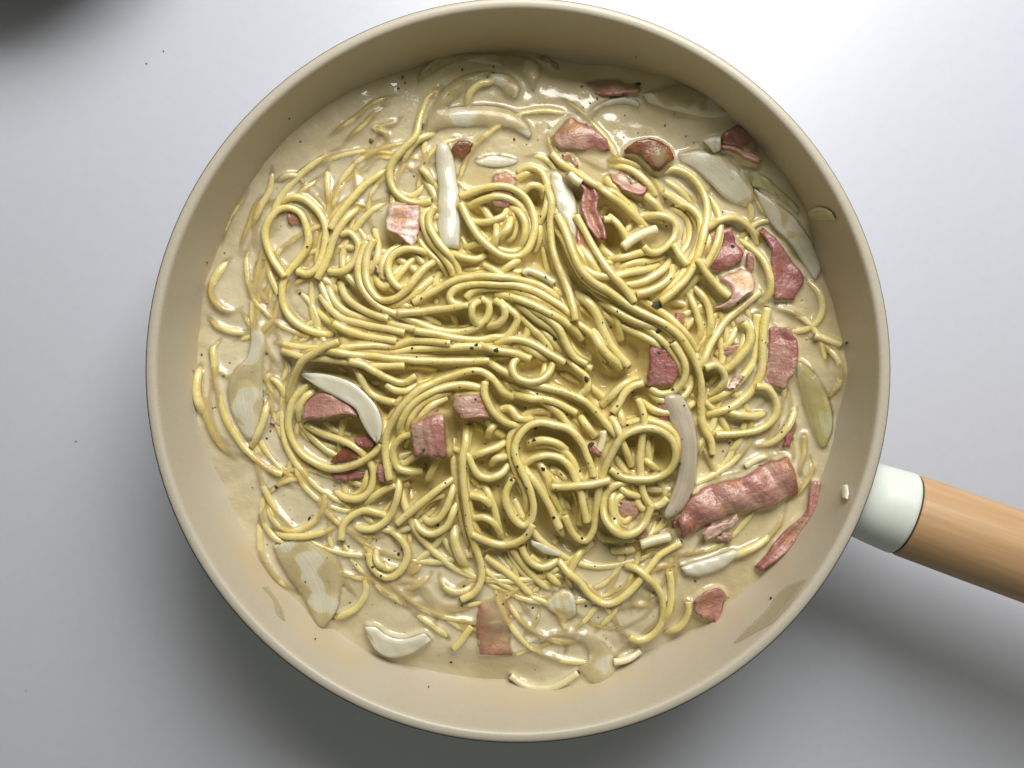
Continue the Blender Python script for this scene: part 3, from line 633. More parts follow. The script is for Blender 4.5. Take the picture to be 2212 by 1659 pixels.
S("E 930 1290 1020 1270 1075 1200 1060 1120 1000 1060", k=0.6, dive='<>', label="inner strand of the C shape right of the small hook")
S("D 1060 1440 1250 1475 1450 1485 1650 1505 1850 1515 2050 1520 E 250 1500 500 1480 800 1470 1050 1500", k=0.5, dive='<', label="upper strand of the level band left of centre, just under the blunt ended one", group="level band left of centre")
S("D 1300 1530 1500 1500 1700 1480 1900 1460 2100 1470 E 300 1420 600 1440", k=0.5, dive='<', label="middle strand of the level band left of centre", group="level band left of centre")
S("D 1130 1500 1300 1560 1500 1580 1700 1600 1900 1640 E 200 1640", k=0.5, dive='<', label="lowest strand of the level band left of centre, above the white crescent", group="level band left of centre")
S("E 410 650 300 615 180 625 90 690 65 790 95 890 170 960 225 945", k=1.0, dive='<', label="small open ring below the magenta bacon square")
S("E 480 710 390 775 310 870 230 965 130 1045 0 1062 D 1920 1010 1870 920 1855 800 1880 650 1930 540", k=0.8, dive='<', label="strand curling under the small open ring and up beside the bacon sliver")
for p in ("E 480 285 400 290 362 345 385 450 445 570 535 680 600 780 640 870", "E 500 330 430 380 470 500 560 620 640 720 690 850", "E 470 250 420 330 420 420 500 560 590 660 660 760"):
    S(p, k=0.8, dive='>', label="strand of the descending trio left of the upright onion strip foot", group="descending trio by the upright onion strip")
S("E 740 600 850 570 960 545 1040 460 1090 380", k=0.5, dive='<>', label="lower strand seen inside the big round ring at top centre")
S("E 620 650 720 690 830 710 920 660", k=0.4, dive='<>', label="strand passing below the foot of the upright onion strip")
S("E 1000 410 1000 500 975 610", k=0.6, dive='<>', label="short upright strand inside the big round ring")
S("E 1130 350 1100 440 1030 510", k=0.6, dive='<>', label="short leaning strand inside the big round ring")
S("E 1100 270 1075 330 1000 372 900 392 800 380 740 340", k=0.8, dive='<', label="saucer shaped strand across the inside of the big round ring")
S("E 1130 240 1200 300 1250 400 1250 510 1200 630", k=0.9, dive='<>', label="inner parallel strand on the right of the big round ring")
S("E 690 165 790 130 900 90 1030 75 1150 100 1250 170 1320 280 1345 400 1320 530 1260 640 1170 690 1060 680 960 620 870 530 800 430 740 320 690 230", k=1.2, label="big round ring of spaghetti at top centre")
S("E 1010 845 1100 780 1200 715", k=0.6, dive='<>', label="short slanting strand below the big round ring")
S("E 900 760 980 800 1060 850 1150 880", k=0.4, dive='<>', label="low strand in the dark gap below the big round ring")

# --- centre band
S("E 1000 1440 1150 1410 1300 1440 1450 1520 1600 1610", k=0.6, dive='<', label="upper strand of the band flowing down right below the centre", group="band flowing down right from centre")
S("E 860 1450 1000 1500 1150 1530 1300 1580", k=0.6, dive='<', label="lower strand of the band flowing down right below the centre", group="band flowing down right from centre")
S("E 280 1085 380 1030 500 970 620 910 760 870 920 855 1080 870 1250 900 1390 940 1490 1000 1570 1090", k=0.8, dive='>', label="topmost arching strand across the centre")
S("E 1130 1040 1240 1140 1350 1230 1480 1310 1570 1400 1640 1520 1740 1630 H 1830 115", k=0.7, dive='<', label="strand of the centre fan ending in a rounded tip")
S("E 1240 1080 1340 1160 1450 1230 1545 1320 1610 1440 1690 1560 1790 1620", k=0.8, dive='<', label="middle strand of the centre fan bending with the pepper cluster", group="centre fan")
S("E 740 1045 800 985 940 965 1120 980 1300 1030 1460 1110 1600 1210 1740 1290 1850 1380 1910 1500 1960 1600", k=0.9, label="outer strand of the centre fan bending down at its right end")
S("E 1000 1010 1200 1060 1350 1120 1500 1200 1640 1290 1760 1400", k=0.8, dive='<>', label="short upper strand of the centre fan beneath the hairpin strand", group="centre fan")
S("E 700 1110 620 1080 600 1030 650 965 750 925 900 915 1050 925 1200 940 1380 1000 1540 1100 1660 1200", k=1.0, label="hairpin strand turning back at the centre")
S("E 150 1175 330 1168 500 1150 650 1128 755 1108", k=1.0, label="straight strand with a blunt end pointing at the small hook")
S("E 850 1070 800 1110 790 1200 825 1275", k=0.9, dive='<>', label="tiny curl left of the small hook at the centre")
S("E 1240 835 1265 810 1350 830 1440 880 1500 922", k=1.5, material='pale', label="short bright noodle piece below the big round ring")
S("D 1580 1275 1700 1330 1850 1375 2000 1405 2120 1428", k=0.8, label="blunt ended strand lying on the level band at left")
S("D 1480 1500 1700 1535 1900 1550 E 100 1580 400 1592 700 1602 940 1590", k=1.0, dive='<', label="long level strand with a cut end left of the pepper cluster")
S("D 1620 1425 1500 1475 1400 1540 1310 1600 G 1270 120 1220 240 1185 370 1175 460", k=0.8, dive='>', label="strand bending from the level band down to the white crescent")

# --- upper right of the heap
O("B 1480 1170 1490 1320 1540 1500 E 1600 370 1630 510", "B 1540 1160 1630 1270 1690 1400 1705 1600 E 1705 470 1690 550", "pale ridged onion strip running down into the heap at upper centre", 'onionclear', k=3.5, thick=0.0018)
S("B 1240 1335 1310 1290 1390 1310 1420 1380", k=0.8, dive='<>', label="small inner arc right of the big round ring")
S("B 1200 1160 1300 1130 1400 1170 1450 1270 1455 1400 1420 1520 1370 1610", k=1.0, dive='<>', label="tall narrow arch right of the big round ring")
S("C 0 1110 110 1125 230 1175 330 1260 400 1360", k=0.6, dive='<>', label="inner strand under the large arch at upper right")
S("C 0 1050 130 1060 260 1120 360 1210 430 1310 470 1400 F 485 250", k=0.7, dive='<>', label="large arch strand below the round brown bacon")
S("C 310 1380 380 1450 450 1530 F 460 380", k=0.7, dive='<>', label="short strand below the ragged pink bacon flap")
B("E 1700 60 1760 110 1740 240 1765 330 1810 440 1890 545", "E 1830 60 1885 180 1875 290 1920 385 1945 470 1950 545", "tall curled bacon strip with a dark fold at upper centre", 'bacon', k=5.0, curl=0.0022, jag=0.8)
S("E 1930 385 2010 392 2080 470 2112 580 2080 700 2040 800", k=0.9, dive='>', label="small arch strand right of the tall curled bacon")
for p in ("F 60 790 200 745 330 722 480 680", "F 0 930 180 930 330 885 460 805 545 720", "F 0 700 120 690 260 660 400 640"):
    S(p, k=0.8, dive='<>', label="strand in the packed bundle inside the upper right coil", group="packed bundle inside the upper right coil")
S("E 1620 520 1680 660 1770 780 1890 850 2040 862 F 170 830 310 800 430 750", k=0.8, dive='<>', label="strand passing under the bright diagonal at upper right")
S("F 480 130 600 210 700 290 760 400 765 520 730 650 660 760 560 870 430 970 280 1010", k=1.0, label="inner coil strand on the right of the heap")
S("F 590 210 700 250 780 350 790 480 760 620 690 760 600 880 480 1000 380 1090", k=0.9, dive='<>', label="middle coil strand on the right of the heap")
S("F 560 760 540 850 460 935 360 985 240 1010", k=1.0, dive='<', label="short coil strand ending by the bright diagonal")
S("C 470 1170 560 1140 680 1180 780 1280 835 1420 845 1540 F 830 440 795 600 740 740 660 880 560 990 450 1080", k=1.2, label="tall outer coil strand arching down the right of the heap")
S("F 870 430 960 370 1080 358 1180 400 1260 480 1300 570", k=1.2, dive='<>', label="arch strand over the plum coloured bacon")
B("F 1200 650 1190 760 1205 880", "F 1250 680 1250 780 1230 885", "thin upright bacon rind beside the white fatty bacon", 'bacon', k=3.5, thick=0.002)
B("F 960 880 1040 940 1050 1010 1000 1090 915 1130", "F 1160 800 1235 850 1245 980 1150 1040 1040 1140", "curled bacon with bright white fat below the plum coloured piece", 'baconfat', k=4.0, arch=0.0025, jag=1.0)
S("F 1130 530 1240 620 1330 700 1390 820 1402 930 1375 1040 1310 1130", k=1.2, dive='<>', label="strand looping right of the white fatty bacon")
S("F 765 720 830 815 900 895 980 975 1045 1030", k=1.4, label="short bright strand ending on the white fatty bacon")
S("B 1490 1010 1560 1090 1700 1180 1850 1270 2020 1380 F 0 120 110 190 210 290 275 400 285 450", k=1.3, label="long strand from the upper cream down over the pink bacon flap")
S("B 1640 1190 1700 1240 1740 1260", k=2.0, rs=1.15, material='pale', label="blunt noodle end beside the upper end of the curled bacon")
S("E 1880 60 2000 160 2120 240 2212 330 F 320 420", k=1.0, dive='<>', label="strand running beside the long upper strand at upper right")
S("E 1440 60 1480 200 1480 400 1492 600 1530 750 1590 880 1640 1000 1675 1130 1690 1240", k=1.2, dive='<', label="long near vertical strand right of the big round ring")
S("E 1530 420 1600 560 1660 700 1740 830 1840 930 1970 1010 2110 1100 F 200 1150 330 1225 480 1325 590 1420 680 1530 735 1640 I 770 180", k=0.9, dive='<', label="lower twin of the long diagonal strand right of centre")
S("E 1540 330 1620 520 1670 660 1740 790 1830 890 1960 975 2100 1070 2212 1140 F 330 1195 490 1290 610 1390 700 1510 760 1640 I 790 200 795 340 800 500 830 640 880 740 895 860", k=1.2, label="long diagonal strand from upper centre down the right with peppercorns on it")
S("F 0 330 60 400 130 500 170 600", k=0.8, dive='<>', label="strand left of the pale lime noodle pair", )
S("F 120 600 200 540 300 490 400 450", k=1.6, rs=1.25, material='pale', label="thick pale lime noodle end in the upper right coil")
S("F 290 330 420 325 520 350 578 405 572 490 522 570 430 640 350 650 295 605", k=1.5, dive='<', label="bright hook shaped loop in the upper right coil")
S("F 560 580 600 650 645 715 680 755", k=1.6, label="short straight noodle with a cut end in the upper right coil")
S("E 1700 330 1770 455 1840 580 1925 720 2020 855 2110 955 2180 1050 F 210 1085", k=2.0, label="bright straight diagonal strand at upper right, topmost of its bundle")
S("E 1700 1000 1800 1080 1880 1200 1930 1320 2000 1450 2080 1560 2150 1640", k=0.6, dive='<', rs=1.3, label="thick greenish strand in the hollow right of centre")
S("E 1850 1330 1900 1450 1990 1560 2100 1650", k=0.4, dive='<>', label="shaded strand in the hollow right of centre", rs=1.2)
S("F 690 990 725 1100 765 1200 800 1320 790 1440", k=0.8, dive='<>', label="left strand of the upright pair beside the small bacon sliver", group="upright pair right of the bacon sliver")
S("F 740 940 820 1040 870 1150 885 1290 845 1420", k=0.8, dive='<>', label="right strand of the upright pair beside the small bacon sliver", group="upright pair right of the bacon sliver")
S("F 1305 995 1230 1060 1150 1130 1060 1200 980 1285 920 1370 860 1480 820 1600 I 790 120", k=1.2, dive='>', label="strand from a bright end by the fatty bacon down to the long diagonal")
for p, wh in zip(("F 1170 1265 1220 1330 1215 1430 1150 1540 1060 1640 I 980 150 900 240", "F 1290 1195 1285 1330 1280 1450 1250 1590 I 1190 150 1080 270 960 355 850 405", "F 1370 1140 1350 1280 1340 1420 1330 1560 I 1320 120 1280 240 1200 350 1080 440 950 490 850 515"), ("left", "middle", "right")):
    S(p, k=1.2, dive='>', label=wh + " strand of the thick trio dropping down right of the long diagonal", rs=1.15, group="thick strand trio on the right")
S("I 820 115 895 88 965 125 1005 205 960 290 890 350", k=1.3, dive='>', label="small hook loop beside the long diagonal strand at right")
B("I 1080 200 1020 300", "I 1170 180 1095 290", "pale beige bacon rind across the strand trio", 'baconfat', k=4.5)
S("I 1040 490 1120 520 1250 530 1370 500", k=1.0, dive='<>', label="short crossing strand inside the right side ring")
S("I 1280 270 1380 290 1450 390 1450 500 1390 590 1280 650 1150 680 1020 690 930 690", k=1.3, label="open ring at right beside the big bacon slab")

# --- lower right of the heap
S("H 1250 960 1320 900 1430 870 1550 890 1640 970 1690 1060 1740 1180 1770 1330 1790 1450", k=0.8, dive='<', label="inner arch strand below the large central arch")
S("H 1290 770 1400 735 1520 755 1620 830", k=0.6, dive='<>', label="shaded strand inside the large central arch")
S("H 1140 250 1300 330 1450 420 1570 520 1650 640 1720 740", k=0.8, dive='<', label="strand flowing into the shoulder of the large central arch")
S("H 940 60 1060 130 1180 190 1300 240", k=0.8, dive='<>', label="short strand left of the small ring at centre")
S("H 1150 330 1300 370 1420 380 1560 430 1700 500", k=0.8, dive='<', label="strand under the bright central diagonal")
S("H 1280 235 1380 262 1500 292 1650 342 1780 400 1880 490 1960 590 2040 690 2090 740", k=1.2, label="bright diagonal strand from the small centre ring to the right ring")
S("H 1620 20 1700 110 1790 190 1800 290 1740 350", k=0.7, dive='<>', label="curved strand with a peppercorn right of the small centre ring")
S("H 1500 60 1460 150 1380 220 1270 232 1170 180 1145 90 1200 15", k=1.3, dive='<>', label="small round ring at the centre below the fan")
S("I 110 1560 60 1490 40 1420", k=0.3, dive='<>', label="buried strand below the U loop")
S("I 90 470 105 560 115 650", k=1.0, dive='<>', label="short upright strand above the round ring on the right")
S("I 30 495 80 430 130 340 200 270 290 238", k=1.2, label="strand rising to the foot of the deep pink bacon triangle")
S("I 355 270 440 330 540 322 620 262 660 160 650 60 620 0 F 560 1440", k=1.2, dive='<', label="strand cupping the foot of the deep pink bacon triangle")
O("I 480 345 480 450 540 600 590 750 600 900 590 1060 540 1220 470 1395", "I 600 325 670 400 740 560 770 720 770 900 755 1080 715 1230 640 1350 510 1430", "long ribbed translucent onion strip right of the round ring", 'onionpink', k=5.0, thick=0.002, curl=-0.0014)
S("H 1930 660 1930 720 1900 830", k=1.4, label="short upright noodle end left of the round ring", material='pale')
S("I 20 540 60 620 100 720 150 840 200 960", k=0.9, dive='<>', label="slanting strand seen inside the round ring on the right")
S("I 300 900 360 950 420 1000", k=0.8, dive='<>', label="short low strand inside the round ring on the right")
S("I 60 1100 130 1180 260 1230", k=0.6, dive='<>', label="low strand at the top of the U loop")
B("H 1810 770 1850 780 1900 860", "H 1810 830 1850 850 1900 880", "dark red bacon fleck left of the round ring", 'bacondark', k=3.5)
S("I 250 380 290 480 302 600 285 720 272 900 275 1080 288 1180 320 1260 380 1312 450 1290 500 1245", k=1.3, label="upright strand through the round ring ending in a hook")
S("I 190 1060 130 1110 60 1130 -10 1190 -50 1300 -40 1420 20 1510 110 1560 210 1540 290 1470 340 1380 375 1300", k=1.4, dive='<', label="U shaped loop hanging below the round ring on the right")
S("I 10 990 110 1055 250 1080 400 1068 500 1020 560 930 572 820 530 720 440 650 330 630 220 652 H 2100 720 2010 860 1950 980 1910 1120 1890 1280 1870 1420 1840 1540 1780 1612 1700 1580 1640 1500 1600 1400", k=1.7, label="round ring at right continuing into a long narrow V below it")
S("H 1490 1142 1620 1140 1750 1130 1860 1122 1990 1090", k=1.6, label="straight level noodle with a cut left end beside the round ring")
S("H 1510 1420 1560 1510 1590 1560", k=0.6, dive='<>', label="rounded strand end in the dark gap left of the narrow V")

# --- lower left of the heap
S("G 1840 1310 1900 1250 2000 1180 2110 1125", k=0.7, dive='<', label="slanting strand under the big arch foot")
S("G 1580 1190 1680 1240 1800 1240 1890 1180 1925 1080 1920 980 1880 890", k=0.8, dive='<', label="strand curving below the big bright ring at left")
S("G 1720 1490 1840 1510 1960 1490 2060 1410 2120 1290 2140 1170 2130 1090", k=0.9, dive='<>', label="large curve left of the bottom centre strands")
S("G 1640 1600 1660 1490 1740 1400 1850 1350 1960 1370 2040 1405", k=1.1, dive='>', label="arched strand with a blunt foot above the round loop at lower left")
S("G 1760 110 1830 220 1900 325 2000 385 2110 412", k=0.7, dive='<', label="strand descending right of the white crescent")
S("G 2040 255 2110 305 2212 312 H 300 260", k=1.0, dive='>', label="hooked strand under the start of the big arch")
S("G 1722 50 1830 82 1930 140 2050 200 2190 232 H 300 180", k=1.3, label="bright strand with a cut end above the white crescent")
B("G 1330 420 1450 330 1600 350 1720 420 1800 500", "G 1318 562 1400 552 1560 532 1680 512 1790 528", "light pink folded bacon under the white crescent inside the big ring", 'bacon', k=4.0, arch=0.002)
S("G 1345 595 1430 650 1540 700 1640 740 1750 792 1830 860 1855 910", k=1.0, dive='>', label="slanting strand across the inside of the big bright ring")
S("G 1440 290 1340 360 1290 450 1270 570", k=0.8, dive='<>', label="inner strand of the big bright ring on its left side")
S("G 1440 225 1320 280 1235 380 1200 500 1190 620 1220 740 1290 850 1390 920 1500 968 1620 985 1740 962 1850 912 1930 850 1975 775", k=1.3, dive='<', label="big bright ring at left around the folded pink bacon")
B("G 1970 940 1965 1020 1980 1095", "G 2020 950 2035 1020 2030 1095", "small pink bacon sliver left of the big arch foot", 'bacon', k=2.5)
for p in ("J 1570 480 1610 530 1670 520", "J 1500 380 1520 470 1590 540"):
    S(p, k=0.5, dive='<>', label="inner strand of the round loop at lower left", group="inner strands of the round loop at lower left", **W_)
S("J 1440 400 1455 480 1515 560 1600 602 1690 572 1760 490 1780 390 1745 300 1680 240 1590 200", k=1.0, dive='>', label="round loop dotted with pepper at lower left")
S("H 640 1110 605 1220 560 1340 500 1425 420 1455 360 1420", k=0.8, dive='<>', label="inner strand of the rounded bend below the dark pink bacon")
S("H 660 1270 620 1400 560 1500 440 1552 340 1510 275 1430", k=0.9, dive='<>', label="outer strand of the rounded bend below the dark pink bacon")
S("H 630 1080 500 1165 400 1240 290 1330 145 1465", k=1.1, dive='<', label="slanting strand with a cut end below the dark pink bacon")
S("H 500 880 450 980 400 1080", k=0.7, dive='<>', label="short strand under the dark pink bacon")
S("H 880 1120 940 1210 980 1300 1010 1410 1030 1520 1040 1600", k=0.9, dive='<>', label="strand left of the narrow loop at bottom centre")
S("H 780 1230 880 1245 960 1310", k=0.7, dive='<>', label="upper small arc in the bottom centre gap")
S("H 790 1425 900 1410 990 1460 1045 1560", k=0.7, dive='<>', label="lower small arc in the bottom centre gap")
S("K 60 590 100 680 190 728 300 715 370 650", k=0.9, dive='<>', label="bowl shaped strand at the bottom left of centre")
S("K 195 160 205 320 245 430 295 530", k=0.7, rs=1.35, dive='<>', label="thick coated upright strand above the bowl shaped one", **W_)
S("H 960 945 1000 900 1090 890", k=0.8, dive='<>', label="inner turn of the small spiral below the pink cube")
S("H 640 820 760 870 800 960 850 1040 940 1072 1050 1035 1110 960", k=1.0, dive='<>', label="outer turn of the small spiral below the pink cube")
S("H 780 890 880 850 1000 800 1080 760", k=0.8, dive='<>', label="strand above the small spiral")
S("H 930 700 960 640 1010 600", k=0.9, dive='<>', label="short strand below the pink bacon cube on the right")
S("H 150 730 165 620 230 485 340 375 500 292 650 260 800 268 875 292", k=1.0, dive='<', label="inner parallel strand under the big arch")
B("H 640 355 632 460 690 545", "H 860 345 905 440 935 545", "bright pink bacon cube under the big arch strand", 'bacon', k=5.0, thick=0.004, wav=0.0003)
S("H 350 1008 240 1012 150 980 108 900 110 810 180 720 265 688", k=1.2, dive='<', label="small hook strand curling round left of the dark pink bacon")
B("H 258 602 380 552 470 518 545 520", "H 300 882 390 880 480 892 575 885", "dusky pink bacon square with a rolled top edge in the middle left", 'bacon', k=6.0, wav=0.0006, thick=0.0018, tiltu=0.0003, arch=0.0008)
S("H 75 1080 50 960 30 820 50 690 130 530 225 395 340 292 480 232 620 182 760 137 865 132 940 172 1000 240 1060 320 1150 365", k=1.6, dive='>', label="big arch strand with a cut foot over the pink bacon pieces")
S("H 910 232 898 330 940 440 1010 530 1110 590 1230 612", k=1.5, dive='>', label="bright strand dropping beside the pink bacon cube")
S("H 1050 470 1120 460 1200 540 1320 560", k=0.8, dive='<>', label="strand stub right of the pink bacon cube")
S("H 1230 965 1330 1085 1420 1230 1500 1380 1560 1505", k=1.2, dive='<', label="strand slanting down right from the narrow loop", rs=1.1)
S("H 1855 1060 1845 1000 1800 865 1740 745 1645 650 1525 612 1400 582 1290 608 1210 690 1170 800 1180 900 1220 990 1265 1100 1312 1220 1332 1340 1310 1440 1245 1482 1165 1425 1105 1310 1090 1190 1140 1075", k=1.5, label="large central arch continuing into a narrow loop below centre")
S("H 1740 540 1800 620 1870 700", k=0.9, dive='<>', label="short strand behind the large central arch")
S("H 740 620 735 750 712 880 715 1020 730 1200 750 1380 770 1500 K 360 260 405 400 435 530 420 650 360 745 260 800", k=1.5, dive='<', label="long straight strand falling from the heap to the bottom and curling left")
S("K 350 232 480 290 620 317 740 300 830 240 885 150", k=1.3, label="shallow bowl strand right of the long straight one")
S("K 785 340 820 420 885 492 965 522 1050 492 1110 445", k=1.4, dive='>', label="bright little U strand at the bottom centre")
S("K 1330 350 1270 420 1215 520 1195 610 1230 700", k=1.2, dive='<>', label="strand dropping from the narrow V to the bottom bend")
S("K 1105 470 1180 560 1280 640 1390 765 1500 835 1600 822 1700 755 1800 640 1890 522 1980 420 2070 362 2165 305", k=1.4, dive='<', label="long sagging strand across the bottom right")
S("K 1700 515 1790 540 1885 622 1965 700 2012 800 2020 920 1980 1040 1900 1120 1790 1152 1700 1112 1640 1070", k=0.9, dive='<>', label="large ring strand at the lower right edge")
S("L 470 820 470 900 430 990 360 1060 270 1092", k=1.1, dive='>', label="hook strand with a bright tip beside the folded bacon square")
S("K 2068 560 2082 680 2082 800 2062 920 2020 1010", k=1.2, dive='>', label="upright strand through the large lower right ring")
S("L 55 320 150 290 300 250", k=1.4, rs=1.35, material='pale', label="pale ribbed noodle stub with a cut end at lower right")
S("K 1580 380 1680 370 1780 375", k=0.5, dive='<>', label="sunken strand left of the pale ribbed stub", **W_)

# --- pieces lying on top
O("B 490 925 470 1050 488 1200 500 1350 482 1500 490 1640 E 505 520 525 610", "B 570 910 622 1000 642 1100 662 1250 690 1400 690 1560 E 692 400 682 615", "upright bright white onion strip at the top of the heap", 'onion', k=2.5, thick=0.0022, curl=-0.0012, lift=0.0004)
O("G 1310 163 1450 158 1600 183 1750 240 1870 340 1960 450 2002 570 1992 690 1962 755", "G 1312 170 1400 240 1530 320 1680 400 1780 470 1830 580 1890 680 1958 757", "bright white onion crescent lying on the big ring at left", 'onion', k=4.0, thick=0.0024, curl=0.0010, lift=0.0006)
B("C 130 985 200 920 330 893 460 918 540 1000 552 1050", "C 138 1000 250 1030 320 1100 400 1172 490 1112 548 1060", "round browned bacon piece with a dark crust at upper right", 'baconbrown', k=4.5, arch=0.0022)
O("C 815 890 890 860 975 853", "C 905 995 950 985 975 960", "small white onion chip beside the thin pink strip", 'onion', k=3.0, thick=0.002)
B("C 985 930 1100 945 1220 1008 1322 1068", "C 980 965 1080 985 1190 1060 1300 1098", "thin pink bacon strip standing on edge by the upper right wall", 'bacon', k=3.5, thick=0.0022, wav=0.0002)
B("I 800 1545 900 1475 1040 1435 1100 1380", "I 835 1612 950 1565 1050 1495 1120 1420", "pale folded bacon flap under the big slab's lower edge", 'baconfat', k=3.4)
B("I 935 1590 990 1560 1050 1560", "I 960 1600 1010 1610 1045 1640", "tiny pink bacon tip below the pale folded flap", 'bacon', k=2.0)
B("I 555 1450 590 1420 620 1440", "I 560 1490 600 1510 625 1500", "small bacon nub at the left end of the big slab", 'bacon', k=3.0)
B("I 605 1440 680 1280 780 1185 1000 1100 1180 1050 1330 970 1450 920 1555 888", "I 632 1575 760 1545 900 1445 1100 1372 1300 1332 1450 1300 1540 1245 1655 1192", "big red bacon slab with ridges at the lower right of the heap", 'bacon', k=4.6, arch=0.0018, wav=0.0018, thick=0.0026, jag=1.4, nu=56, nv=14, curl=-0.0022, rough=0.00010)

# --- bits stuck on the wall
O("C 1745 1510 1800 1470 1880 1470 1950 1510", "C 1760 1550 1830 1580 1900 1580 1985 1585", "pale green onion bit stuck on the right wall", 'oniongreen', wall=True, thick=0.0012)
O("L 870 1180 1000 1040 1150 900 1300 710 1500 615", "L 885 1186 1080 1080 1250 980 1380 820 1500 640", "thin clear onion skin stuck flat on the lower right wall", 'onionskin', wall=True, thick=0.0003)
O("I 2055 1140 2045 1200 2055 1255", "I 2095 1135 2105 1200 2095 1265", "white onion grain stuck on the wall near the handle", 'onion', wall=True, thick=0.0016)
O("J 510 690 600 800 640 930 705 990", "J 560 690 640 800 690 900 712 985", "wrinkled onion skin stuck on the lower left wall", 'onionskin', wall=True, thick=0.0003)

# ------------------------------------------------------------------ under-layer: strands running beside and beneath the ones seen on top
def off_path(c, off):
    c = spline(pts(c) if isinstance(c, str) else c, 40); n = 40
    t0 = RNG.uniform(0, .35); t1 = RNG.uniform(.65, 1); c = c[int(t0 * n):max(int(t1 * n), int(t0 * n) + 8)]
    tg = np.gradient(c, axis=0); tg /= np.linalg.norm(tg, axis=1)[:, None] + 1e-9
    s_ = np.linspace(0, 1, len(c)); w_ = off + RNG.normal(0, 5) + 9 * np.sin(s_ * RNG.uniform(2, 5) + RNG.uniform(0, 6))
    c = c + w_[:, None] * np.stack([-tg[:, 1], tg[:, 0]], 1)
    for _ in range(3): c[1:-1] = (c[:-2] + 2 * c[1:-1] + c[2:]) / 4
    return c[::4] if len(c) > 16 else c[::3]
def outline_ok(c, m): 
    th_ = np.degrees(np.arctan2(-(c[:, 1] - 801.5), c[:, 0] - 1119)) % 360
    return (np.hypot(c[:, 0] - 1119, c[:, 1] - 801.5) < np.interp(th_, E_A, E_R) - m).all()
traced_heap = [q_ for q_ in Q[HEAP_START:] if q_[0] == 'strand' and q_[2].get('material') != 'pale']
traced_pool = [q_ for q_ in Q[:HEAP_START] if q_[0] == 'strand' and q_[2].get('material') == 'coated']
n_traced = sum(q_[0] == 'strand' for q_ in Q)
under = []
for rnd, (kk, offs) in enumerate(((-2.4, (26, 44)), (-1.2, (14, 30)), (-0.2, (11, 20)))):
    for q_ in traced_heap:
        c = off_path(q_[1], RNG.uniform(*offs) * RNG.choice((-1, 1)))
        L_ = np.linalg.norm(np.diff(c, axis=0), axis=1).sum()
        if L_ < 90 or not outline_ok(c, 40): continue
        inheap = float(mound(*P(c[:, 0], c[:, 1], 0.046)).mean()) > 0.0012
        under.append((rnd, L_, c, kk + RNG.uniform(-.2, .4) if inheap else RNG.uniform(-1.0, -.4), 'noodle' if inheap else 'coated', q_[2].get('label')))
for rnd in (0, 1):
    for q_ in traced_pool:
        c = off_path(q_[1], RNG.uniform(13, 40) * RNG.choice((-1, 1)))
        L_ = np.linalg.norm(np.diff(c, axis=0), axis=1).sum()
        if L_ < 130 or not outline_ok(c, 26): continue
        under.append((2, L_, c, RNG.uniform(-.6, .0), 'coated', q_[2].get('label')))
n_s = 0
for i in range(1500):                           # long strands sunk in the open pools
    if n_s >= 120: break
    an = RNG.uniform(0, 2 * math.pi); Rr = RNG.uniform(420, 665); ux, uy = 1118 + Rr * math.cos(an), 802 + Rr * math.sin(an)
    if uy < 420 and RNG.uniform() < .55: continue
    rr_ = RNG.uniform(130, 420); sp = RNG.uniform(1.0, 2.0); e = RNG.uniform(.45, 1)
    th = np.linspace(-sp / 2, sp / 2, 9); ro = an + RNG.normal(0, .6) + (math.pi if RNG.uniform() < .2 else 0)
    px_, py_ = rr_ * np.cos(th) - rr_, rr_ * e * np.sin(th)
    c = np.stack([ux + px_ * math.cos(ro) - py_ * math.sin(ro), uy + px_ * math.sin(ro) + py_ * math.cos(ro)], 1)
    if not outline_ok(c, 18): continue
    n_s += 1; under.append((2, np.linalg.norm(np.diff(c, axis=0), axis=1).sum(), c, RNG.uniform(-.45, .35), 'coated', None))
room = max(0, 296 - n_traced)
order = sorted(range(len(under)), key=lambda i: -(under[i][1] * (0.3, 1.0, 1.6)[under[i][0]])); single = set(order[:room])
rest = {'noodle': [], 'coated': []}
used = set()
def lay_under():
    for i in sorted(range(len(under)), key=lambda i: under[i][0]):
        rnd, L_, c, k_, mt, src = under[i]
        if i in single:
            heap_ = mt == 'noodle'
            lab_ = ("buried strand beside the " if heap_ else "drowned strand beside the ") + (src or '')
            if not src or len(lab_.split()) > 16 or lab_ in used: lab_ = None
            used.add(lab_)
            strand(c, k=k_, dive='<>', free=False, ghost=mt == 'coated', material=mt, label=lab_ or "spaghetti strand buried in the heap, glimpsed between the upper strands" if heap_ else "spaghetti strand sunk in the cream round the heap, showing only its back",
                   group="strands buried in the heap" if heap_ else "strands sunk in the cream round the heap")
        else: strand(c, k=k_, dive='<>', free=False, ghost=mt == 'coated', material=mt, sink=rest[mt])
for i, q_ in enumerate(Q):
    if i == HEAP_START: lay_under()
    if q_[0] == 'strand': strand(q_[1], **q_[2])
    else: piece(*q_[1], **q_[2])
for mt, lab in (('noodle', 'tangle of spaghetti deep in the heap under the strands on top'), ('coated', 'tangle of spaghetti drowned in the cream round the heap')):
    vv, ff, b0 = [], [], 0
    for v_, f_ in rest[mt]:
        vv.append(v_); ff += [tuple(x + b0 for x in fc) for fc in f_]; b0 += len(v_)
    if vv: tag(link('spaghetti_tangle', np.vstack(vv), ff, M[mt]), lab, 'spaghetti', kind='stuff')

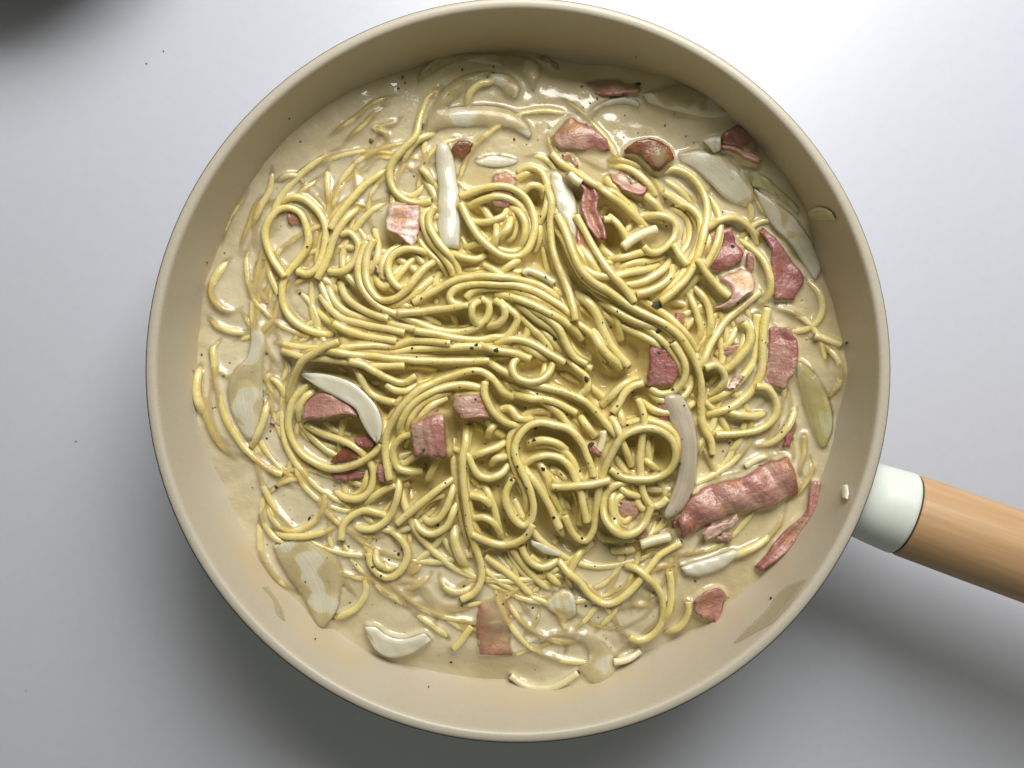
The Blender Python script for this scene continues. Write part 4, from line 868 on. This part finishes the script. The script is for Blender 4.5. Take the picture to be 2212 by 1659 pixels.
# ------------------------------------------------------------------ the cream itself
hp = np.clip(HEAPF / 0.003, 0, 1)
FLOOR = BED - 0.0065 * hp
A_ = np.maximum(H, FLOOR)
SURF = np.maximum(BASE * (1 - hp) + FLOOR * hp, np.maximum.reduce([gauss2(A_, 4.6) - 0.0009, gauss2(A_, 2.4) - 0.00036, gauss2(A_, 1.4) - 0.00030]))
cap = np.maximum(np.minimum(H, BASE + 0.0036), BASE)
wv = gauss2(np.clip((0.0034 - (H - BASE)) / 0.0010, 0, 1), 1.5) * (1 - hp)
film = gauss2(cap, 1.7) + 0.00020 - (1 - wv) * 0.004
SURF = np.maximum(SURF, film)
def nz(s_): 
    f_ = gauss2(RNG.normal(0, 1, H.shape), s_); return f_ / f_.std()
SURF = gauss2(SURF, 1.3) + (0.00022 * nz(9) + 0.00009 * nz(4.5)) * (1 - 0.6 * hp)
Hb = np.where(H < BASE - 0.004, BASE - 0.0022, H); Hsm = np.minimum(gauss2(np.minimum(Hb, SURF + 0.0004), 1.1), H)
flo = np.clip(0.14 + 0.10 * nz(11), 0.0, 0.5)
t_ = np.maximum(SURF - Hsm, 0); cover = (0.10 + flo) * (1 - np.exp(-t_ / 0.00012)) + (0.90 - flo) * (1 - np.exp(-t_ / 0.0010))
cover = np.where(H < -0.5, np.maximum(cover, 0.92), cover)
He = H.copy()
for _ in range(2):
    p_ = np.pad(He, 1, mode='edge'); He = np.minimum.reduce([p_[1:-1, 1:-1], p_[:-2, 1:-1], p_[2:, 1:-1], p_[1:-1, :-2], p_[1:-1, 2:]])
cover = np.maximum(cover, np.clip((SURF - He - 0.0016) / 0.0010, 0, 1)); cover = np.clip(gauss2(cover, 1.0), 0, 1)
heap = np.clip(HEAPF / 0.0045, 0, 1) * 0.85
rr = np.hypot(GX - PCX, GY - PCY); lim = np.interp(z_edge(np.arctan2(GY - PCY, GX - PCX)), WALL_Z, WALL_R) + 0.0014
ok = rr < lim
idx = -np.ones(H.shape, int); idx[ok] = np.arange(ok.sum())
sv = np.stack([GX[ok], GY[ok], SURF[ok]], 1)
q = ok[:-1, :-1] & ok[1:, :-1] & ok[1:, 1:] & ok[:-1, 1:]
ii, jj = np.nonzero(q)
fa = np.stack([idx[ii, jj], idx[ii, jj + 1], idx[ii + 1, jj + 1], idx[ii + 1, jj]], 1)
me = bpy.data.meshes.new('cream_sauce'); org = np.array([PCX, PCY, 0.03])
me.vertices.add(len(sv)); me.vertices.foreach_set('co', (sv - org).ravel())
me.loops.add(fa.size); me.loops.foreach_set('vertex_index', fa.ravel().astype(np.int32))
me.polygons.add(len(fa)); me.polygons.foreach_set('loop_start', np.arange(0, fa.size, 4, dtype=np.int32))
me.update(calc_edges=True); me.polygons.foreach_set('use_smooth', np.ones(len(fa), bool))
for nm, F in (('cover', cover), ('heap', heap)):
    at = me.attributes.new(nm, 'FLOAT', 'POINT'); at.data.foreach_set('value', F[ok].astype(np.float32))
me.materials.append(M['sauce'])
so = bpy.data.objects.new('cream_sauce', me); so.location = org; COL.objects.link(so)
tag(so, 'glossy beige cream sauce pooling round the spaghetti in the pan', 'sauce')
TOP = np.maximum(H, SURF)
bv, bf = [], []
for _ in range(900):
    u, v = 1119 + RNG.uniform(-700, 700), 802 + RNG.uniform(-690, 690)
    if math.hypot(u - 1119, v - 802) > 655: continue
    x, y = P(u, v, Z_S)
    if float(samp(HEAPF, np.array([x]), np.array([y]))[0]) > 0.0008 or float(samp(SURF - H, np.array([x]), np.array([y]))[0]) < 0.0002: continue
    if len(bv) > 110 * 13: break
    z = float(samp(SURF, np.array([x]), np.array([y]))[0]); r = RNG.uniform(0.00025, 0.00042) if RNG.uniform() < .8 else RNG.uniform(.0005, .0008); b0 = len(bv)
    bv.append((x, y, z + r * .75))
    for rr_, zz in ((.65, .5), (1.0, -.15)):
        for k in range(6): a = k * math.pi / 3; bv.append((x + r * rr_ * math.cos(a), y + r * rr_ * math.sin(a), z + r * zz))
    for k in range(6):
        k2 = (k + 1) % 6; bf += [(b0, b0 + 1 + k, b0 + 1 + k2), (b0 + 1 + k, b0 + 7 + k, b0 + 7 + k2, b0 + 1 + k2)]
bo = link('bubbles', np.array(bv) - org, bf, M['bubble'], parent=so); bo['kind'] = 'stuff'

# ------------------------------------------------------------------ pepper
def flake_mesh(name, seed, n=11):
    g = np.random.default_rng(seed); import bmesh
    bm = bmesh.new(); bmesh.ops.create_icosphere(bm, subdivisions=1, radius=1)
    for v in bm.verts:
        f_ = 1 + g.uniform(-.35, .3); v.co = (v.co.x * f_ * 1.15, v.co.y * f_ * .85, v.co.z * f_ * .5)
    me = bpy.data.meshes.new(name); bm.to_mesh(me); bm.free(); return me
FL = [flake_mesh('pepper_flake', k) for k in range(6)]
for m_ in FL: m_.materials.append(M['pepper'])
FB = [flake_mesh('pepper_flake', k + 20) for k in range(3)]
for m_ in FB: m_.materials.append(M['brownfleck'])
PEP = {
 'E': "350 1050 10 560 1200 9 1515 1400 20 830 1455 18 790 1485 17 1000 1500 22 270 1485 10 310 1565 10 1410 1305 9 1650 1260 9 2000 1300 9 1740 890 8 1435 865 9 1315 962 6 1120 1015 6 1215 985 7 1485 1145 7 1490 1190 7 910 1275 6 735 1330 6 480 1335 5 1030 1340 5 1190 1355 7 1445 1460 9 1925 1605 9 1810 1750 8 1390 335 8 1450 385 6 1765 495 5 2155 945 9 1930 1260 7 2055 1165 6 1330 1135 6 565 1440 8 450 1610 5 660 1650 7",
 'F': "405 1115 40 430 1335 24 1070 595 19 510 405 10 660 300 9 540 1465 11 775 1585 13 990 540 10 827 577 8 2075 1435 13 535 880 8 580 1030 8 1115 1090 11 980 305 11 425 780 6 335 1045 6 495 1300 8 555 1418 8 825 1280 7 915 1300 6 645 1415 7 70 1165 8 240 1110 8 165 235 6 320 750 6 430 1525 12 510 1550 10 1330 1415 6 1360 1435 6",
 'D': "1350 600 12 1285 1008 12 1095 1025 10 1990 1160 7 1650 55 8 1905 1415 7 2055 1490 6 1530 585 6",
 'H': "1790 205 24 1360 335 12 1345 630 19 1335 735 16 1410 985 21 1190 970 12 1265 455 11 1620 515 12 1135 1080 14 1270 1155 12 1840 770 24 1505 1410 15 500 1475 14 1750 1590 13 560 1110 10 435 1165 9 1270 1560 10 375 820 13 800 140 10 1730 1005 15 905 770 7 1205 805 10 1605 1490 10 1140 890 7 685 278 8 730 160 7 670 208 6 825 380 10 900 570 9 1475 355 7 1665 380 6 1875 490 8 2055 440 10 2065 1025 8 1805 940 8 1520 1165 8 1300 1040 6 745 980 7 830 1130 6 1020 1135 8 1285 755 10 1180 860 6 1570 1035 9 1790 1250 10 1840 1225 7 1700 1260 5 735 1390 6 745 1485 6 1185 1390 8 1295 1390 7 1075 1435 7 395 1580 9 210 1405 5 465 865 6 310 15 8 950 540 6",
 'I': "550 295 15 610 940 12 1040 485 10 1045 760 10 990 830 9 70 440 9 155 610 15 650 435 9 45 1420 13 630 730 6 195 320 8 375 150 9 370 635 6 1040 445 9 705 355 6 185 800 6 290 510 8 100 1290 10 580 1355 6 445 1420 9 130 105 9 1500 665 8 1520 605 6 1475 610 6",
 'G': "1080 1145 18 1370 1420 17 1995 700 7 1845 925 5 2045 555 5",
 'J': "1700 400 18 1475 515 13 1550 590 11 1620 455 11 1730 362 7 1335 492 7 1675 828 7 1945 250 9 2045 148 14",
 'K': "165 1345 13 280 680 11 820 320 15 1345 850 14 1020 425 8 880 870 11 620 835 10 265 855 8 915 960 7 1420 505 8 655 763 7 565 758 6 415 340 7 305 155 6 295 62 6 745 62 7 850 62 7 1310 265 12 630 18 7 460 510 6",
 'C': "245 400 22 163 1450 5", 'L': "1190 790 15", 'B': "980 250 9 1450 1540 8",
}
PALE = {'D': "415 1075 12 475 735 10 430 1540 11 995 1530 14 675 1610 8 630 655 8", 'B': "380 1090 13 710 275 14 1160 885 14 190 340 14 1750 420 14 360 770 24 1885 530 14 1820 565 10 1760 605 9 210 390 11 150 440 11",
        'C': "485 760 10 675 410 10 735 910 7 135 675 7 235 160 8", 'G': "540 980 10 355 130 10 550 450 9 525 458 8 620 175 9 870 1150 7 1110 1640 7 995 720 12 1030 658 11", 'A': "1190 1030 8 1290 1235 9 1500 550 6 1910 1230 22",
        'J': "975 1145 10 1965 1560 10 1265 335 12 1280 825 9 1510 280 10 465 428 7 560 320 7 890 645 10 1080 435 6", 'L': "525 635 12 818 788 6", 'K': "1640 680 8 1450 955 8 1520 1135 7 900 1410 5 1105 1255 5 1930 745 12"}
def place(u, v):
    R = math.hypot(u - 1119, v - 801.5); th = math.atan2(-(v - 801.5), u - 1119)
    if R > np.interp(math.degrees(th) % 360, E_A, E_R) + 2:
        x, y, z = wall_point(u, v, 0.0003); return float(x), float(y), float(z)
    z = Z_S + 0.002
    for _ in range(3):
        x, y = P(u, v, z); z = float(samp(TOP, np.array([x]), np.array([y]))[0])
    return float(x), float(y), z + 0.00008
NL = []
for q2 in Q:
    if q2[0] == 'strand':
        if q2[2].get('label'): NL.append((spline(pts(q2[1]), 60), q2[2]['label']))
    else:
        e1, e2 = spline(pts(q2[1][1]), 12), spline(pts(q2[1][2]), 12)
        NL.append((np.vstack([e1, e2, (e1 + e2) / 2, (3 * e1 + e2) / 4, (e1 + 3 * e2) / 4]), q2[1][4]))
for table, meshes, lab, grp in ((PEP, FL, "black pepper flake resting on the spaghetti and its cream", "pepper flakes over the pasta"),
                                (PALE, FB, "brown speck of pepper or bubble mark at the cream's surface", "brown specks in the cream")):
    kk = 0
    for t_, s_ in table.items():
        nums = [float(q_) for q_ in s_.split()]
        for a in range(0, len(nums), 3):
            p0 = pts(f"{t_} {nums[a]} {nums[a+1]}")[0]; x, y, z = place(*p0); r = nums[a + 2] * 0.248 * PX * 1.2
            o = bpy.data.objects.new('pepper_flake', meshes[kk % len(meshes)]); COL.objects.link(o); kk += 1
            o.location = (x, y, z); o.scale = (r, r, r); o.rotation_euler = (random.uniform(-.4, .4), random.uniform(-.4, .4), random.uniform(0, 6.28))
            best = min(((((NL[q2][0] - p0) ** 2).sum(1).min(), NL[q2][1]) for q2 in range(len(NL))), key=lambda t2: t2[0]) if nums[a + 2] >= 9 else None
            lab2 = None
            if best and best[0] < 18 ** 2:
                lab2 = ('coarse' if nums[a + 2] >= 14 else 'small') + (' black' if meshes is FL else ' brown') + ' fleck on the ' + best[1]
                if lab2 in used or len(lab2.split()) > 16: lab2 = None
                used.add(lab2)
            tag(o, lab2 or lab, 'pepper', grp)
# fine pepper dust over the middle of the heap: too fine to count
dv, df = [], []
for _ in range(420):
    a, q_ = RNG.uniform(0, 6.283), abs(RNG.normal(0, .5))
    if q_ > 1.15: continue
    u, v = 1190 + 330 * q_ * math.cos(a) + RNG.normal(0, 30), 830 + 300 * q_ * math.sin(a)
    x, y, z = place(u, v); r = RNG.uniform(0.00008, 0.00024); b0 = len(dv); ro = RNG.uniform(0, 6.28)
    for c_, s2, h_ in ((1, 0, 0), (0, 1, 0), (-1, 0, 0), (0, -1, 0), (0, 0, .8)):
        e1, e2 = c_ * 1.3, s2 * RNG.uniform(.5, 1); dv.append((x + r * (e1 * math.cos(ro) - e2 * math.sin(ro)), y + r * (e1 * math.sin(ro) + e2 * math.cos(ro)), z + r * h_))
    df += [(b0, b0 + 1, b0 + 4), (b0 + 1, b0 + 2, b0 + 4), (b0 + 2, b0 + 3, b0 + 4), (b0 + 3, b0, b0 + 4)]
o = link('pepper_dust', dv, df, M['pepper'], smooth=False); tag(o, 'fine ground pepper dust sprinkled over the middle of the pasta', 'pepper dust', kind='stuff')

# crumbs on the table
for u, v, r in ((353, 110, 4), (316, 137, 4.5), (164, 953, 4), (56, 1492, 2.6)):
    x, y = P(u, v, 0.0003); o = bpy.data.objects.new('crumb', FB[int(u) % 3]); COL.objects.link(o)
    o.location = (x, y, 0.0003); o.scale = (r * PX * .5,) * 3
    tag(o, 'tiny dark crumb lying on the white table top left of the pan', 'crumb', 'crumbs on the table')

# unseen dark pot, added outside the frame only to shade the table's far left corner
px_, py_ = (-0.220, 0.266)
pot = bpy.data.objects.new('shade_pot', None); COL.objects.link(pot); pot.location = (float(px_), float(py_), 0)
tag(pot, 'unseen black pot added beyond the far left corner to shade the table', 'pot')
v, f = lathe([(0.001, 0.0), (0.078, 0.0), (0.082, 0.004), (0.085, 0.015), (0.087, 0.045), (0.089, 0.047), (0.089, 0.049), (0.085, 0.049), (0.084, 0.045), (0.080, 0.010), (0.001, 0.008)][::-1], 72)
link('shade_pot_body', v, f, M['black'], pot)
